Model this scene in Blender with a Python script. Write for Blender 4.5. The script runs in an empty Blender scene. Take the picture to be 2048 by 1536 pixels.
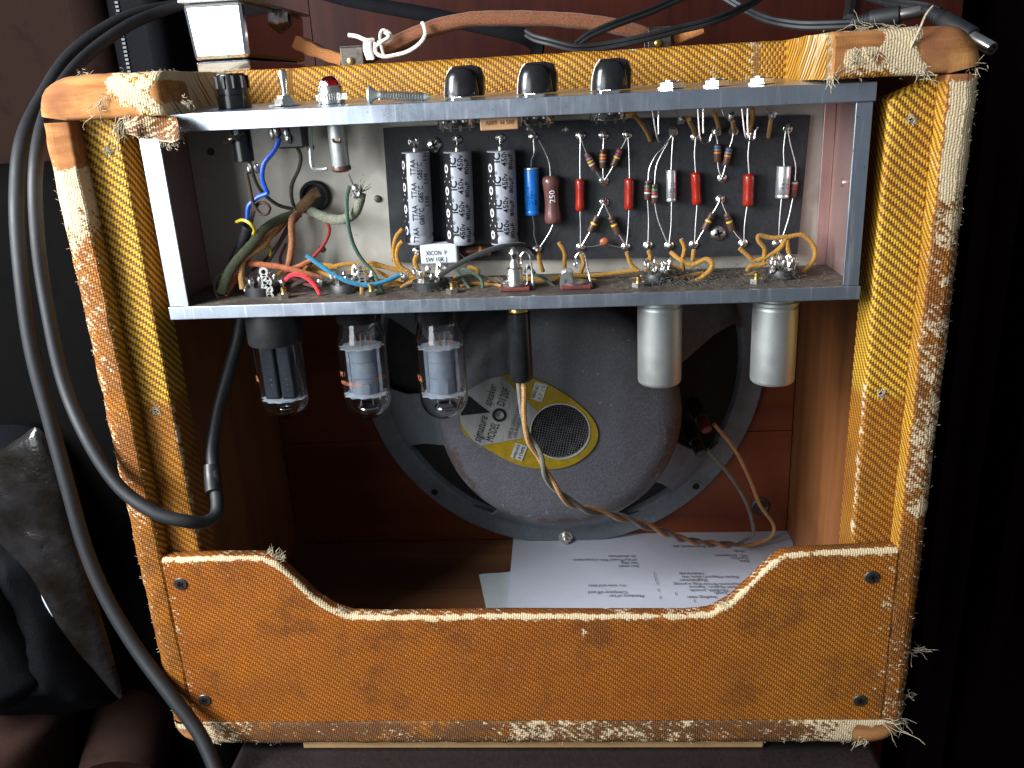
import bpy, bmesh, math, random
from mathutils import Vector, Matrix, noise
random.seed(7)
S = bpy.context.scene
COL = S.collection
PI = math.pi

# ------------------------------------------------------------------ camera
CAM_C = Vector((0.262225, -0.433676, 0.390380))
CAM_M = Matrix(((0.9971485239040544, 0.03078473724898849, 0.06889935579144484),
                (0.05508958372894336, 0.32703175001826973, -0.9434062604438025),
                (-0.05157479074642087, 0.9445117968731247, 0.32440330844022575)))
FPX = 1716.0
cd = bpy.data.cameras.new('camera')
cam = bpy.data.objects.new('camera', cd); COL.objects.link(cam)
cd.sensor_fit = 'HORIZONTAL'; cd.sensor_width = 36.0
cd.lens = FPX / 2048 * 36.0
cd.clip_start = 0.01; cd.clip_end = 50
cam.matrix_world = Matrix.Translation(CAM_C) @ CAM_M.to_4x4()
S.camera = cam
S.render.resolution_x = 1024; S.render.resolution_y = 768

# ------------------------------------------------------------------ light
w = bpy.data.worlds.new('World'); S.world = w; w.use_nodes = True
w.node_tree.nodes['Background'].inputs[0].default_value = (0.80, 0.88, 1.0, 1)
w.node_tree.nodes['Background'].inputs[1].default_value = 0.18
def area(name, loc, target, sx, sy, power, col):
    l = bpy.data.lights.new(name, 'AREA'); l.shape = 'RECTANGLE'; l.size = sx; l.size_y = sy
    l.energy = power; l.color = col
    o = bpy.data.objects.new(name, l); COL.objects.link(o); o.location = loc
    d = Vector(target) - Vector(loc)
    o.rotation_euler = d.to_track_quat('-Z', 'Y').to_euler()
    return o
area('window_and_lip_light', (-0.405, -0.345, 0.60), (0.12, 0.03, 0.33), 0.28, 0.44, 19.5, (0.93, 0.97, 1.0))
area('window_and_lip_light', (-0.46, -0.98, 0.46), (0.15, 0.03, 0.33), 0.50, 0.60, 7.0, (0.90, 0.95, 1.0))  # added second lamp so the left end of the metal lips reflects white
S.view_settings.view_transform = 'Standard'; S.view_settings.look = 'None'
S.view_settings.exposure = 0.0; S.view_settings.gamma = 1.0
S.view_settings.use_curve_mapping = False

# ------------------------------------------------------------------ helpers: pixels of the photo -> points of the place
def at(px, py, val, axis=1):
    d = CAM_M @ Vector(((px - 1024) / FPX, -(py - 768) / FPX, -1.0))
    t = (val - CAM_C[axis]) / d[axis]
    return CAM_C + d * t
def mpp(p):      # metres for one photo pixel at point p
    return -((CAM_M.transposed() @ (Vector(p) - CAM_C)).z) / FPX
def cA(x, y): return (400 + x / 3.49, 200 + y / 3.49)
def cB(x, y): return (760 + x / 3.657, 220 + y / 3.657)
def cC(x, y): return (1130 + x / 3.471, 220 + y / 3.471)

# ------------------------------------------------------------------ helpers: node materials
class V:
    """tiny expression wrapper for shader maths"""
    def __init__(s, nt, sock): s.nt, s.s = nt, sock
    def _op(s, op, *o, clamp=False):
        n = s.nt.nodes.new('ShaderNodeMath'); n.operation = op; n.use_clamp = clamp
        for i, a in enumerate((s,) + o):
            if isinstance(a, V): s.nt.links.new(a.s, n.inputs[i])
            else: n.inputs[i].default_value = a
        return V(s.nt, n.outputs[0])
    def __add__(s, o): return s._op('ADD', o)
    def __radd__(s, o): return s._op('ADD', o)
    def __sub__(s, o): return s._op('SUBTRACT', o)
    def __rsub__(s, o): return (s * -1.0) + o
    def __mul__(s, o): return s._op('MULTIPLY', o)
    def __rmul__(s, o): return s._op('MULTIPLY', o)
    def __truediv__(s, o): return s._op('DIVIDE', o)
    def frac(s): return s._op('FRACT')
    def floor(s): return s._op('FLOOR')
    def abs(s): return s._op('ABSOLUTE')
    def sin(s): return s._op('SINE')
    def sat(s): return s._op('ADD', 0.0, clamp=True)
    def ss(s, a, b):
        n = s.nt.nodes.new('ShaderNodeMapRange'); n.interpolation_type = 'SMOOTHSTEP'
        s.nt.links.new(s.s, n.inputs[0]); n.inputs[1].default_value = a; n.inputs[2].default_value = b
        return V(s.nt, n.outputs[0])
def mixc(nt, f, a, b):
    n = nt.nodes.new('ShaderNodeMix'); n.data_type = 'RGBA'
    for i, x in ((0, f), (6, a), (7, b)):
        if isinstance(x, V): nt.links.new(x.s, n.inputs[i])
        elif isinstance(x, (tuple, list)): n.inputs[i].default_value = (*x[:3], 1)
        else: n.inputs[i].default_value = x
    return V(nt, n.outputs[2])
def noiz(nt, vec, scale, detail=3, rough=0.55, sc3=None, out=0):
    if sc3:
        m = nt.nodes.new('ShaderNodeMapping'); m.inputs['Scale'].default_value = sc3
        nt.links.new(vec, m.inputs[0]); vec = m.outputs[0]
    n = nt.nodes.new('ShaderNodeTexNoise'); n.inputs['Scale'].default_value = scale
    n.inputs['Detail'].default_value = detail; n.inputs['Roughness'].default_value = rough
    nt.links.new(vec, n.inputs['Vector'])
    return V(nt, n.outputs[out])
def base(name):
    m = bpy.data.materials.new(name); m.use_nodes = True
    nt = m.node_tree; b = nt.nodes['Principled BSDF']
    tc = nt.nodes.new('ShaderNodeTexCoord')
    return m, nt, b, tc
def bump(nt, b, h, strength, dist):
    n = nt.nodes.new('ShaderNodeBump'); n.inputs['Strength'].default_value = strength
    n.inputs['Distance'].default_value = dist
    nt.links.new(h.s, n.inputs['Height']); nt.links.new(n.outputs[0], b.inputs['Normal'])
def mat(name, col, rough=0.5, metal=0.0, var=0.25, scale=120, bmp=0.15, bd=0.0004, col2=None, sc3=None, rvar=0.15, spec=0.5, coat=0.0):
    """general worn material: colour mottling, roughness variation and fine relief"""
    m, nt, b, tc = base(name)
    n = noiz(nt, tc.outputs['Object'], scale, 4, 0.6, sc3)
    n2 = noiz(nt, tc.outputs['Object'], scale * 0.13, 3, 0.6, sc3)
    dark = tuple(c * (1 - var) for c in col)
    lite = tuple(min(1, c * (1 + var * 0.6)) for c in col)
    c1 = mixc(nt, n.ss(0.3, 0.7), dark, lite)
    if col2: c1 = mixc(nt, n2.ss(0.48, 0.66), c1, col2)
    else: c1 = mixc(nt, n2.ss(0.3, 0.75) * 0.5, c1, dark)
    nt.links.new(c1.s, b.inputs['Base Color'])
    nt.links.new((n2 * rvar * 2 + (rough - rvar)).sat().s, b.inputs['Roughness'])
    b.inputs['Metallic'].default_value = metal
    b.inputs['Specular IOR Level'].default_value = spec
    b.inputs['Coat Weight'].default_value = coat
    if bmp: bump(nt, b, n, bmp, bd)
    return m

def attr(nt, name):
    n = nt.nodes.new('ShaderNodeAttribute'); n.attribute_name = name
    return V(nt, n.outputs['Fac'])

def make_tweed():
    m, nt, b, tc = base('tweed_cloth')
    uv = nt.nodes.new('ShaderNodeUVMap'); uv.uv_map = 'UVMap'
    sep = nt.nodes.new('ShaderNodeSeparateXYZ'); nt.links.new(uv.outputs[0], sep.inputs[0])
    obj_ = tc.outputs['Object']
    wob = noiz(nt, uv.outputs[0], 55, 3, 0.5); wob2 = noiz(nt, uv.outputs[0], 700, 2, 0.5)
    slope = attr(nt, 'slope')
    u = V(nt, sep.outputs[0]) * 1000.0 + (wob - 0.5) * 1.6 + (wob2 - 0.5) * 0.30
    v = V(nt, sep.outputs[1]) * 1000.0 + (wob - 0.5) * 1.2 + (wob2 - 0.5) * 0.30
    a = 1.35
    i = (u / a).floor(); fu = (u / a).frac()
    per = attr(nt, 'period')
    s = (v + (i * slope) * a + fu * -0.35) / per
    fs = s.frac()
    lo = fs.ss(0.00, 0.10); hi = fs.ss(0.62, 0.50)
    brown = lo * hi * (fu.ss(0.02, 0.20) * fu.ss(1.0, 0.86) * 0.6 + 0.4)
    # thread relief
    rel = (fu * PI).sin() * 0.6 + ((s * 3.0).frac() * PI).sin() * 0.4
    thr = noiz(nt, uv.outputs[0], 1500, 2, 0.6)
    blot = noiz(nt, uv.outputs[0], 16, 4, 0.6); blot2 = noiz(nt, uv.outputs[0], 42, 4, 0.65)
    aged = attr(nt, 'aged')
    gold = mixc(nt, aged, (0.74, 0.430, 0.040), (0.375, 0.100, 0.004))
    gold = mixc(nt, blot.ss(0.42, 0.70) * 0.6, gold, mixc(nt, aged, (0.42, 0.17, 0.018), (0.26, 0.062, 0.004)))
    gold = mixc(nt, (rel * -1.0 + 0.75).sat() * 0.55, gold, (0.26, 0.10, 0.012))
    dk = mixc(nt, aged, (0.125, 0.050, 0.010), (0.120, 0.031, 0.004))
    c = mixc(nt, brown * (aged * -0.18 + 0.97), gold, dk)
    stain = noiz(nt, uv.outputs[0], 24, 6, 0.72)
    c = mixc(nt, stain.ss(0.50, 0.66) * aged * 0.55, c, (0.085, 0.026, 0.006))
    c = mixc(nt, noiz(nt, uv.outputs[0], 520, 2, 0.6).ss(0.60, 0.72) * aged * 0.35, c, (0.62, 0.36, 0.13))
    # dirt
    dirt = attr(nt, 'dirt')
    c = mixc(nt, (dirt * blot2.ss(0.25, 0.62)).sat() * 0.8, c, (0.085, 0.042, 0.022))
    # worn pale threads
    wear = attr(nt, 'wear')
    wn = noiz(nt, uv.outputs[0], 115, 6, 0.72, (1.0, 1.0, 1.0))
    wn2 = noiz(nt, uv.outputs[0], 430, 3, 0.7, (0.6, 1.4, 1.0))
    spk = noiz(nt, uv.outputs[0], 210, 3, 0.6).ss(0.70, 0.76) * 0.40
    wm = (wear * 0.97 + spk * aged + (wn - 0.5) * 1.5 + (wn2 - 0.5) * 0.95 - brown * 0.10).ss(0.50, 0.64)
    cream = mixc(nt, thr, (0.44, 0.335, 0.19), (0.72, 0.60, 0.40))
    cream = mixc(nt, (rel * -1.0 + 0.7).sat() * 0.55 + brown * 0.16, cream, (0.33, 0.21, 0.095))
    c = mixc(nt, wm, c, cream)
    # bare wood patches
    bare = attr(nt, 'bare')
    bm_ = (bare + (wn - 0.5) * 1.3 + (wn2 - 0.5) * 0.6).ss(0.46, 0.54)
    g = noiz(nt, obj_, 130, 5, 0.65, (0.12, 1.0, 1.0))
    g2 = noiz(nt, obj_, 38, 4, 0.6)
    wood = mixc(nt, g.ss(0.32, 0.68), (0.24, 0.092, 0.026), (0.43, 0.205, 0.068))
    wood = mixc(nt, g2.ss(0.42, 0.70) * 0.7, wood, (0.20, 0.07, 0.035))
    wood = mixc(nt, noiz(nt, obj_, 900, 3, 0.7).ss(0.62, 0.72) * 0.6, wood, (0.12, 0.05, 0.025))
    c = mixc(nt, bm_, c, wood)
    nt.links.new(c.s, b.inputs['Base Color'])
    r = (0.48 + (wob2 - 0.5) * 0.3 + wm * 0.5).sat()
    nt.links.new(mixc(nt, bm_, r, 0.42).s if False else r.s, b.inputs['Roughness'])
    b.inputs['Specular IOR Level'].default_value = 0.25
    h = (rel * 0.7 + brown * -0.25 + thr * 0.5) * ((bare.ss(0.4, 0.6) * -0.93) + 1.0)
    bump(nt, b, h, 0.75, 0.0007)
    return m

def make_wood(name, c1, c2, c3, sc=(0.08, 1, 1), scale=90, rough=0.5, big=30, spec=0.35):
    m, nt, b, tc = base(name); b.inputs['Specular IOR Level'].default_value = spec
    g = noiz(nt, tc.outputs['Object'], scale, 6, 0.7, sc)
    g2 = noiz(nt, tc.outputs['Object'], big, 4, 0.6, sc)
    g3 = noiz(nt, tc.outputs['Object'], 11, 4, 0.6)
    c = mixc(nt, g.ss(0.3, 0.7), c1, c2); c = mixc(nt, g2.ss(0.42, 0.7) * 0.8, c, c3)
    c = mixc(nt, g3.ss(0.5, 0.75) * 0.45, c, tuple(x * 0.45 for x in c1))
    nt.links.new(c.s, b.inputs['Base Color'])
    nt.links.new((g3 * 0.3 + (rough - 0.15)).s, b.inputs['Roughness'])
    bump(nt, b, g, 0.25, 0.0004)
    return m

def make_zinc(name, col, dark, rough, streak=(1.0, 1.0, 0.06), sscale=330, var=0.5, metal=0.95):
    m, nt, b, tc = base(name)
    o = tc.outputs['Object']
    st = noiz(nt, o, sscale, 3, 0.7, streak)
    cl = noiz(nt, o, 45, 5, 0.65)
    sp = noiz(nt, o, 420, 3, 0.6)
    c = mixc(nt, st.ss(0.55, 0.72) * var, dark, col)
    c = mixc(nt, cl.ss(0.35, 0.7) * 0.6, c, dark)
    c = mixc(nt, sp.ss(0.66, 0.74) * 0.55, c, (0.05, 0.045, 0.04))
    nt.links.new(c.s, b.inputs['Base Color'])
    b.inputs['Metallic'].default_value = metal
    nt.links.new((cl * 0.35 + st * 0.15 + (rough - 0.2)).sat().s, b.inputs['Roughness'])
    bump(nt, b, st, 0.12, 0.0002)
    return m

M = {}
M['tweed'] = make_tweed()
M['pine'] = make_wood('lacquered_pine', (0.225, 0.080, 0.024), (0.32, 0.124, 0.042), (0.125, 0.041, 0.014), (1, 1, 0.05), 120, 0.5)
M['pine_floor'] = make_wood('pine_floor_wood', (0.15, 0.062, 0.027), (0.24, 0.105, 0.045), (0.07, 0.028, 0.013), (0.05, 1, 1), 120, 0.5)
M['baffle'] = make_wood('red_brown_baffle_wood', (0.155, 0.036, 0.012), (0.21, 0.053, 0.017), (0.090, 0.019, 0.008), (0.08, 1, 1), 60, 0.42)
M['mahogany'] = make_wood('dark_mahogany', (0.034, 0.0070, 0.0042), (0.050, 0.0105, 0.006), (0.018, 0.004, 0.003), (1, 1, 0.05), 70, 0.5, spec=0.10)
M['foot'] = make_wood('pale_pine_strip', (0.42, 0.26, 0.11), (0.52, 0.34, 0.16), (0.28, 0.15, 0.06), (0.05, 1, 1), 100, 0.6)
M['zinc'] = make_zinc('zinc_lip', (0.92, 0.95, 0.99), (0.50, 0.56, 0.64), 0.27, var=0.9)
M['zinc_in'] = make_zinc('zinc_inner', (0.76, 0.73, 0.66), (0.47, 0.44, 0.38), 0.50, (1, 1, 1), 30, 0.6, 0.35)
M['zinc_side'] = make_zinc('zinc_side_wall', (0.66, 0.46, 0.42), (0.42, 0.28, 0.26), 0.30, (1, 1, 0.1), 60, 0.6, 0.7)  # pinkish reflection on the chassis wall is put into the metal colour
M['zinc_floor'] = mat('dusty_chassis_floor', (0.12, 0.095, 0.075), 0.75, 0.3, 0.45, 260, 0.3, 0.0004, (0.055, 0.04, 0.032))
M['board'] = mat('black_fibre_board', (0.021, 0.022, 0.026), 0.62, 0, 0.35, 500, 0.2, 0.0002)
M['solder'] = mat('solder', (0.62, 0.61, 0.58), 0.36, 1.0, 0.4, 500, 0.4, 0.0005)
M['lead'] = mat('tinned_lead_wire', (0.60, 0.60, 0.60), 0.35, 0.9, 0.15, 300, 0)
M['nickel'] = mat('nickel', (0.74, 0.72, 0.67), 0.26, 1.0, 0.2, 120, 0.05)
M['chrome'] = mat('polished_chrome', (0.86, 0.88, 0.91), 0.10, 1.0, 0.06, 40, 0.02, 0.0002, None, None, 0.05)
M['steel_dark'] = mat('dark_oxidised_steel', (0.115, 0.10, 0.085), 0.45, 0.8, 0.4, 300, 0.3)
M['alu'] = make_zinc('dull_aluminium', (0.80, 0.82, 0.80), (0.56, 0.59, 0.57), 0.46, (1, 1, 0.15), 120, 0.6, 0.9)
M['shield'] = make_zinc('stained_shield_aluminium', (0.84, 0.86, 0.83), (0.50, 0.52, 0.50), 0.44, (1, 1, 0.35), 70, 0.85, 0.85)
M['brass'] = mat('brass', (0.62, 0.44, 0.15), 0.3, 1.0, 0.3, 200, 0.1)
M['black'] = mat('black_plastic', (0.012, 0.012, 0.013), 0.22, 0, 0.3, 200, 0.08, 0.0002, None, None, 0.1)
M['bakelite'] = mat('matte_bakelite', (0.016, 0.016, 0.017), 0.45, 0, 0.3, 200, 0.08)
M['rubber'] = mat('black_rubber', (0.010, 0.011, 0.013), 0.58, 0, 0.3, 300, 0.15, 0.0002)
M['white_block'] = mat('white_ceramic', (0.52, 0.54, 0.56), 0.5, 0, 0.1, 200, 0.1)
M['ink'] = mat('black_ink', (0.010, 0.010, 0.012), 0.6, 0, 0.1, 100, 0, spec=0.15)
M['ink_paper'] = mat('printer_ink', (0.03, 0.03, 0.035), 0.8, 0, 0.1, 100, 0)
M['white_ink'] = mat('white_ink', (0.75, 0.75, 0.74), 0.5, 0, 0.1, 100, 0)
M['orange_ink'] = mat('orange_ink', (0.55, 0.16, 0.05), 0.6, 0, 0.3, 900, 0)
M['cap_grey'] = mat('grey_capacitor_sleeve', (0.33, 0.34, 0.385), 0.30, 0, 0.10, 60, 0.05, 0.0002, None, None, 0.08)
M['cap_blue'] = mat('blue_capacitor_sleeve', (0.008, 0.165, 0.58), 0.28, 0, 0.15, 60, 0.05)
M['cap_red'] = mat('red_capacitor_dip', (0.32, 0.017, 0.006), 0.20, 0, 0.2, 90, 0.08)
M['cap_silver'] = mat('aluminium_can', (0.74, 0.75, 0.76), 0.33, 0.85, 0.12, 200, 0.05)
M['res_brown_big'] = mat('brown_enamel', (0.125, 0.052, 0.045), 0.24, 0, 0.25, 90, 0.1)
M['res'] = mat('resistor_body', (0.105, 0.048, 0.028), 0.42, 0, 0.3, 300, 0.1)
M['peach'] = mat('peach_moulded_capacitor', (0.60, 0.32, 0.15), 0.55, 0, 0.15, 150, 0.1)
M['disc'] = mat('ceramic_disc', (0.36, 0.10, 0.04), 0.42, 0, 0.2, 200, 0.1)
M['fibre_red'] = mat('maroon_fibre', (0.14, 0.025, 0.022), 0.6, 0, 0.4, 300, 0.3)
for n_, c_ in dict(red=(0.45, 0.03, 0.03), yellow=(0.75, 0.47, 0.02), orange=(0.75, 0.22, 0.04), blue=(0.04, 0.16, 0.45), purple=(0.18, 0.05, 0.16),
                   green=(0.06, 0.20, 0.08), silver=(0.55, 0.55, 0.55), grey=(0.25, 0.22, 0.20), dark=(0.02, 0.016, 0.014)).items():
    M['b_' + n_] = mat('band_' + n_, c_, 0.45, 0, 0.15, 200, 0)
def cloth(name, col, rough=0.85, var=0.5, sheen=0.2):
    m, nt, b, tc = base(name)
    o = tc.outputs['Object']
    n = noiz(nt, o, 1600, 2, 0.6); n2 = noiz(nt, o, 60, 4, 0.6)
    c = mixc(nt, n.ss(0.3, 0.7), tuple(x * (1 - var) for x in col), tuple(min(1, x * (1 + 0.45 * var)) for x in col))
    c = mixc(nt, n2.ss(0.5, 0.72) * 0.6, c, tuple(x * 0.5 for x in col))
    nt.links.new(c.s, b.inputs['Base Color']); b.inputs['Roughness'].default_value = rough
    b.inputs['Specular IOR Level'].default_value = 0.25 if sheen else 0.05
    b.inputs['Sheen Weight'].default_value = sheen
    bump(nt, b, n, 0.7, 0.0006)
    return m
CW = dict(mustard=(0.42, 0.205, 0.028), tan=(0.46, 0.25, 0.09), salmon=(0.45, 0.19, 0.085), orange=(0.46, 0.125, 0.045), red=(0.36, 0.028, 0.025),
          bright_red=(0.66, 0.025, 0.035), maroon=(0.13, 0.018, 0.016), green=(0.062, 0.115, 0.082), olive=(0.075, 0.085, 0.045), sage=(0.20, 0.215, 0.15),
          teal=(0.015, 0.17, 0.30), black=(0.018, 0.020, 0.020), dull=(0.060, 0.052, 0.036), brown=(0.085, 0.048, 0.034), grey=(0.17, 0.16, 0.135), paper=(0.16, 0.09, 0.04))
for n_, c_ in CW.items(): M['w_' + n_] = cloth('cloth_wire_' + n_, c_)
M['plastic_blue'] = mat('blue_insulation', (0.012, 0.09, 0.62), 0.35, 0, 0.15, 100, 0.05)
M['plastic_yellow'] = mat('yellow_insulation', (0.55, 0.42, 0.03), 0.4, 0, 0.2, 100, 0.05)
M['pot'] = mat('grey_speaker_enamel', (0.165, 0.155, 0.165), 0.55, 0.15, 0.28, 420, 0.35, 0.0005, (0.115, 0.105, 0.11))
def make_pot():
    m, nt, b, tc = base('grey_hammered_magnet_enamel'); o = tc.outputs['Object']
    n = noiz(nt, o, 900, 2, 0.5); n2 = noiz(nt, o, 40, 5, 0.65); n3 = noiz(nt, o, 260, 4, 0.7)
    rust = attr(nt, 'rust')
    c = mixc(nt, n.ss(0.35, 0.68), (0.055, 0.054, 0.064), (0.086, 0.084, 0.098))
    rm = (rust + (n2 - 0.5) * 1.4 + (n3 - 0.5) * 0.8).ss(0.52, 0.66)
    c = mixc(nt, n2.ss(0.40, 0.68) * 0.5, c, (0.050, 0.047, 0.052))
    c = mixc(nt, rm * 0.85, c, mixc(nt, n, (0.030, 0.021, 0.017), (0.062, 0.044, 0.035)))
    c = mixc(nt, (n3 + rust * 0.08).ss(0.67, 0.73) * 0.6, c, (0.26, 0.255, 0.26))
    nt.links.new(c.s, b.inputs['Base Color']); b.inputs['Roughness'].default_value = 0.5
    bump(nt, b, n + rm * n3, 0.35, 0.0006)
    return m
M['pot'] = make_pot()
M['frame'] = mat('blue_grey_frame_paint', (0.145, 0.168, 0.190), 0.55, 0.1, 0.15, 300, 0.25, 0.0003, (0.115, 0.13, 0.145))
M['cone'] = mat('black_paper_cone', (0.012, 0.011, 0.011), 0.9, 0, 0.4, 200, 0.2)
M['label_silver'] = mat('scratched_silver_foil', (0.30, 0.297, 0.285), 0.42, 0.4, 0.18, 240, 0.1, 0.0002, (0.235, 0.23, 0.22), (3, 1, 0.4))
M['label_gold'] = mat('gold_foil', (0.29, 0.195, 0.010), 0.40, 0.3, 0.18, 240, 0.1, 0.0002, (0.23, 0.155, 0.012))
M['label_pale'] = mat('pale_foil_sticker', (0.46, 0.47, 0.45), 0.5, 0.5, 0.3, 900, 0.1)
M['mesh_wire'] = mat('grey_gauze_wire', (0.15, 0.15, 0.15), 0.5, 0.6, 0.3, 200, 0)
M['paper'] = mat('white_paper', (0.50, 0.515, 0.60), 0.8, 0, 0.04, 60, 0.05)
M['paper2'] = mat('greenish_white_paper', (0.46, 0.51, 0.52), 0.8, 0, 0.05, 60, 0.05)
M['leather'] = cloth('tan_leather_edge', (0.19, 0.066, 0.026), 0.7, 0.5)
M['leather_raw'] = cloth('raw_leather', (0.50, 0.20, 0.065), 0.75, 0.4)
M['string'] = cloth('white_string', (0.72, 0.70, 0.64), 0.8, 0.2)
M['thread'] = cloth('cream_thread', (0.56, 0.47, 0.32), 0.9, 0.45)
M['lint'] = cloth('grey_lint', (0.11, 0.10, 0.085), 0.95, 0.4)
M['leatherette'] = mat('dark_brown_leatherette', (0.017, 0.011, 0.011), 0.48, 0, 0.35, 500, 0.5, 0.0006)
M['nylon'] = cloth('black_nylon', (0.0055, 0.0058, 0.0075), 0.62, 0.4, 0.0)
M['canvas_brown'] = cloth('brown_canvas', (0.026, 0.0135, 0.0105), 0.8, 0.3, 0.0)
M['canvas_case'] = cloth('brown_case_cloth', (0.016, 0.0080, 0.0062), 0.8, 0.2, 0.0)
M['black_cloth'] = cloth('bag_and_shadow_black', (0.0022, 0.0021, 0.0021), 0.9, 0.3, 0.0)  # near-black colour also carries the shadow around the bag
M['curtain'] = cloth('dark_maroon_curtain', (0.016, 0.005, 0.006), 0.9, 0.3, 0.0)
M['ground'] = mat('dark_floor', (0.012, 0.009, 0.009), 0.8, 0, 0.3, 40, 0.2)
M['grey_plate'] = mat('grey_carbonised_plate', (0.185, 0.215, 0.262), 0.55, 0.2, 0.12, 200, 0.1)
M['black_plate'] = mat('black_carbonised_plate', (0.020, 0.024, 0.034), 0.45, 0.3, 0.2, 200, 0.1)
M['mica'] = mat('mica', (0.48, 0.52, 0.58), 0.4, 0.1, 0.25, 900, 0.3)
M['getter'] = mat('getter_mirror', (0.42, 0.42, 0.42), 0.16, 1.0, 0.2, 60, 0.05)
M['copper'] = mat('copper_wire', (0.62, 0.26, 0.12), 0.35, 1.0, 0.2, 200, 0)
def make_glass(name, col, rough, ior=1.45):
    m, nt, b, tc = base(name)
    b.inputs['Base Color'].default_value = (*col, 1); b.inputs['Transmission Weight'].default_value = 1
    b.inputs['Roughness'].default_value = rough; b.inputs['IOR'].default_value = ior
    return m
M['glass'] = make_glass('valve_glass', (0.98, 0.99, 1.0), 0.0, 1.42)
M['jewel'] = make_glass('red_jewel', (0.42, 0.004, 0.012), 0.03, 1.5)
def make_vinyl():
    m, nt, b, tc = base('clear_grubby_vinyl'); o = tc.outputs['Object']
    n = noiz(nt, o, 45, 4, 0.6); n2 = noiz(nt, o, 22, 3, 0.6)
    nt.links.new(mixc(nt, n2.ss(0.35, 0.65), (0.010, 0.007, 0.005), (0.024, 0.022, 0.023)).s, b.inputs['Base Color'])
    b.inputs['Transmission Weight'].default_value = 0.45; b.inputs['Roughness'].default_value = 0.24; b.inputs['IOR'].default_value = 1.4
    bump(nt, b, n, 0.5, 0.004)
    return m
M['vinyl'] = make_vinyl()

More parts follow.
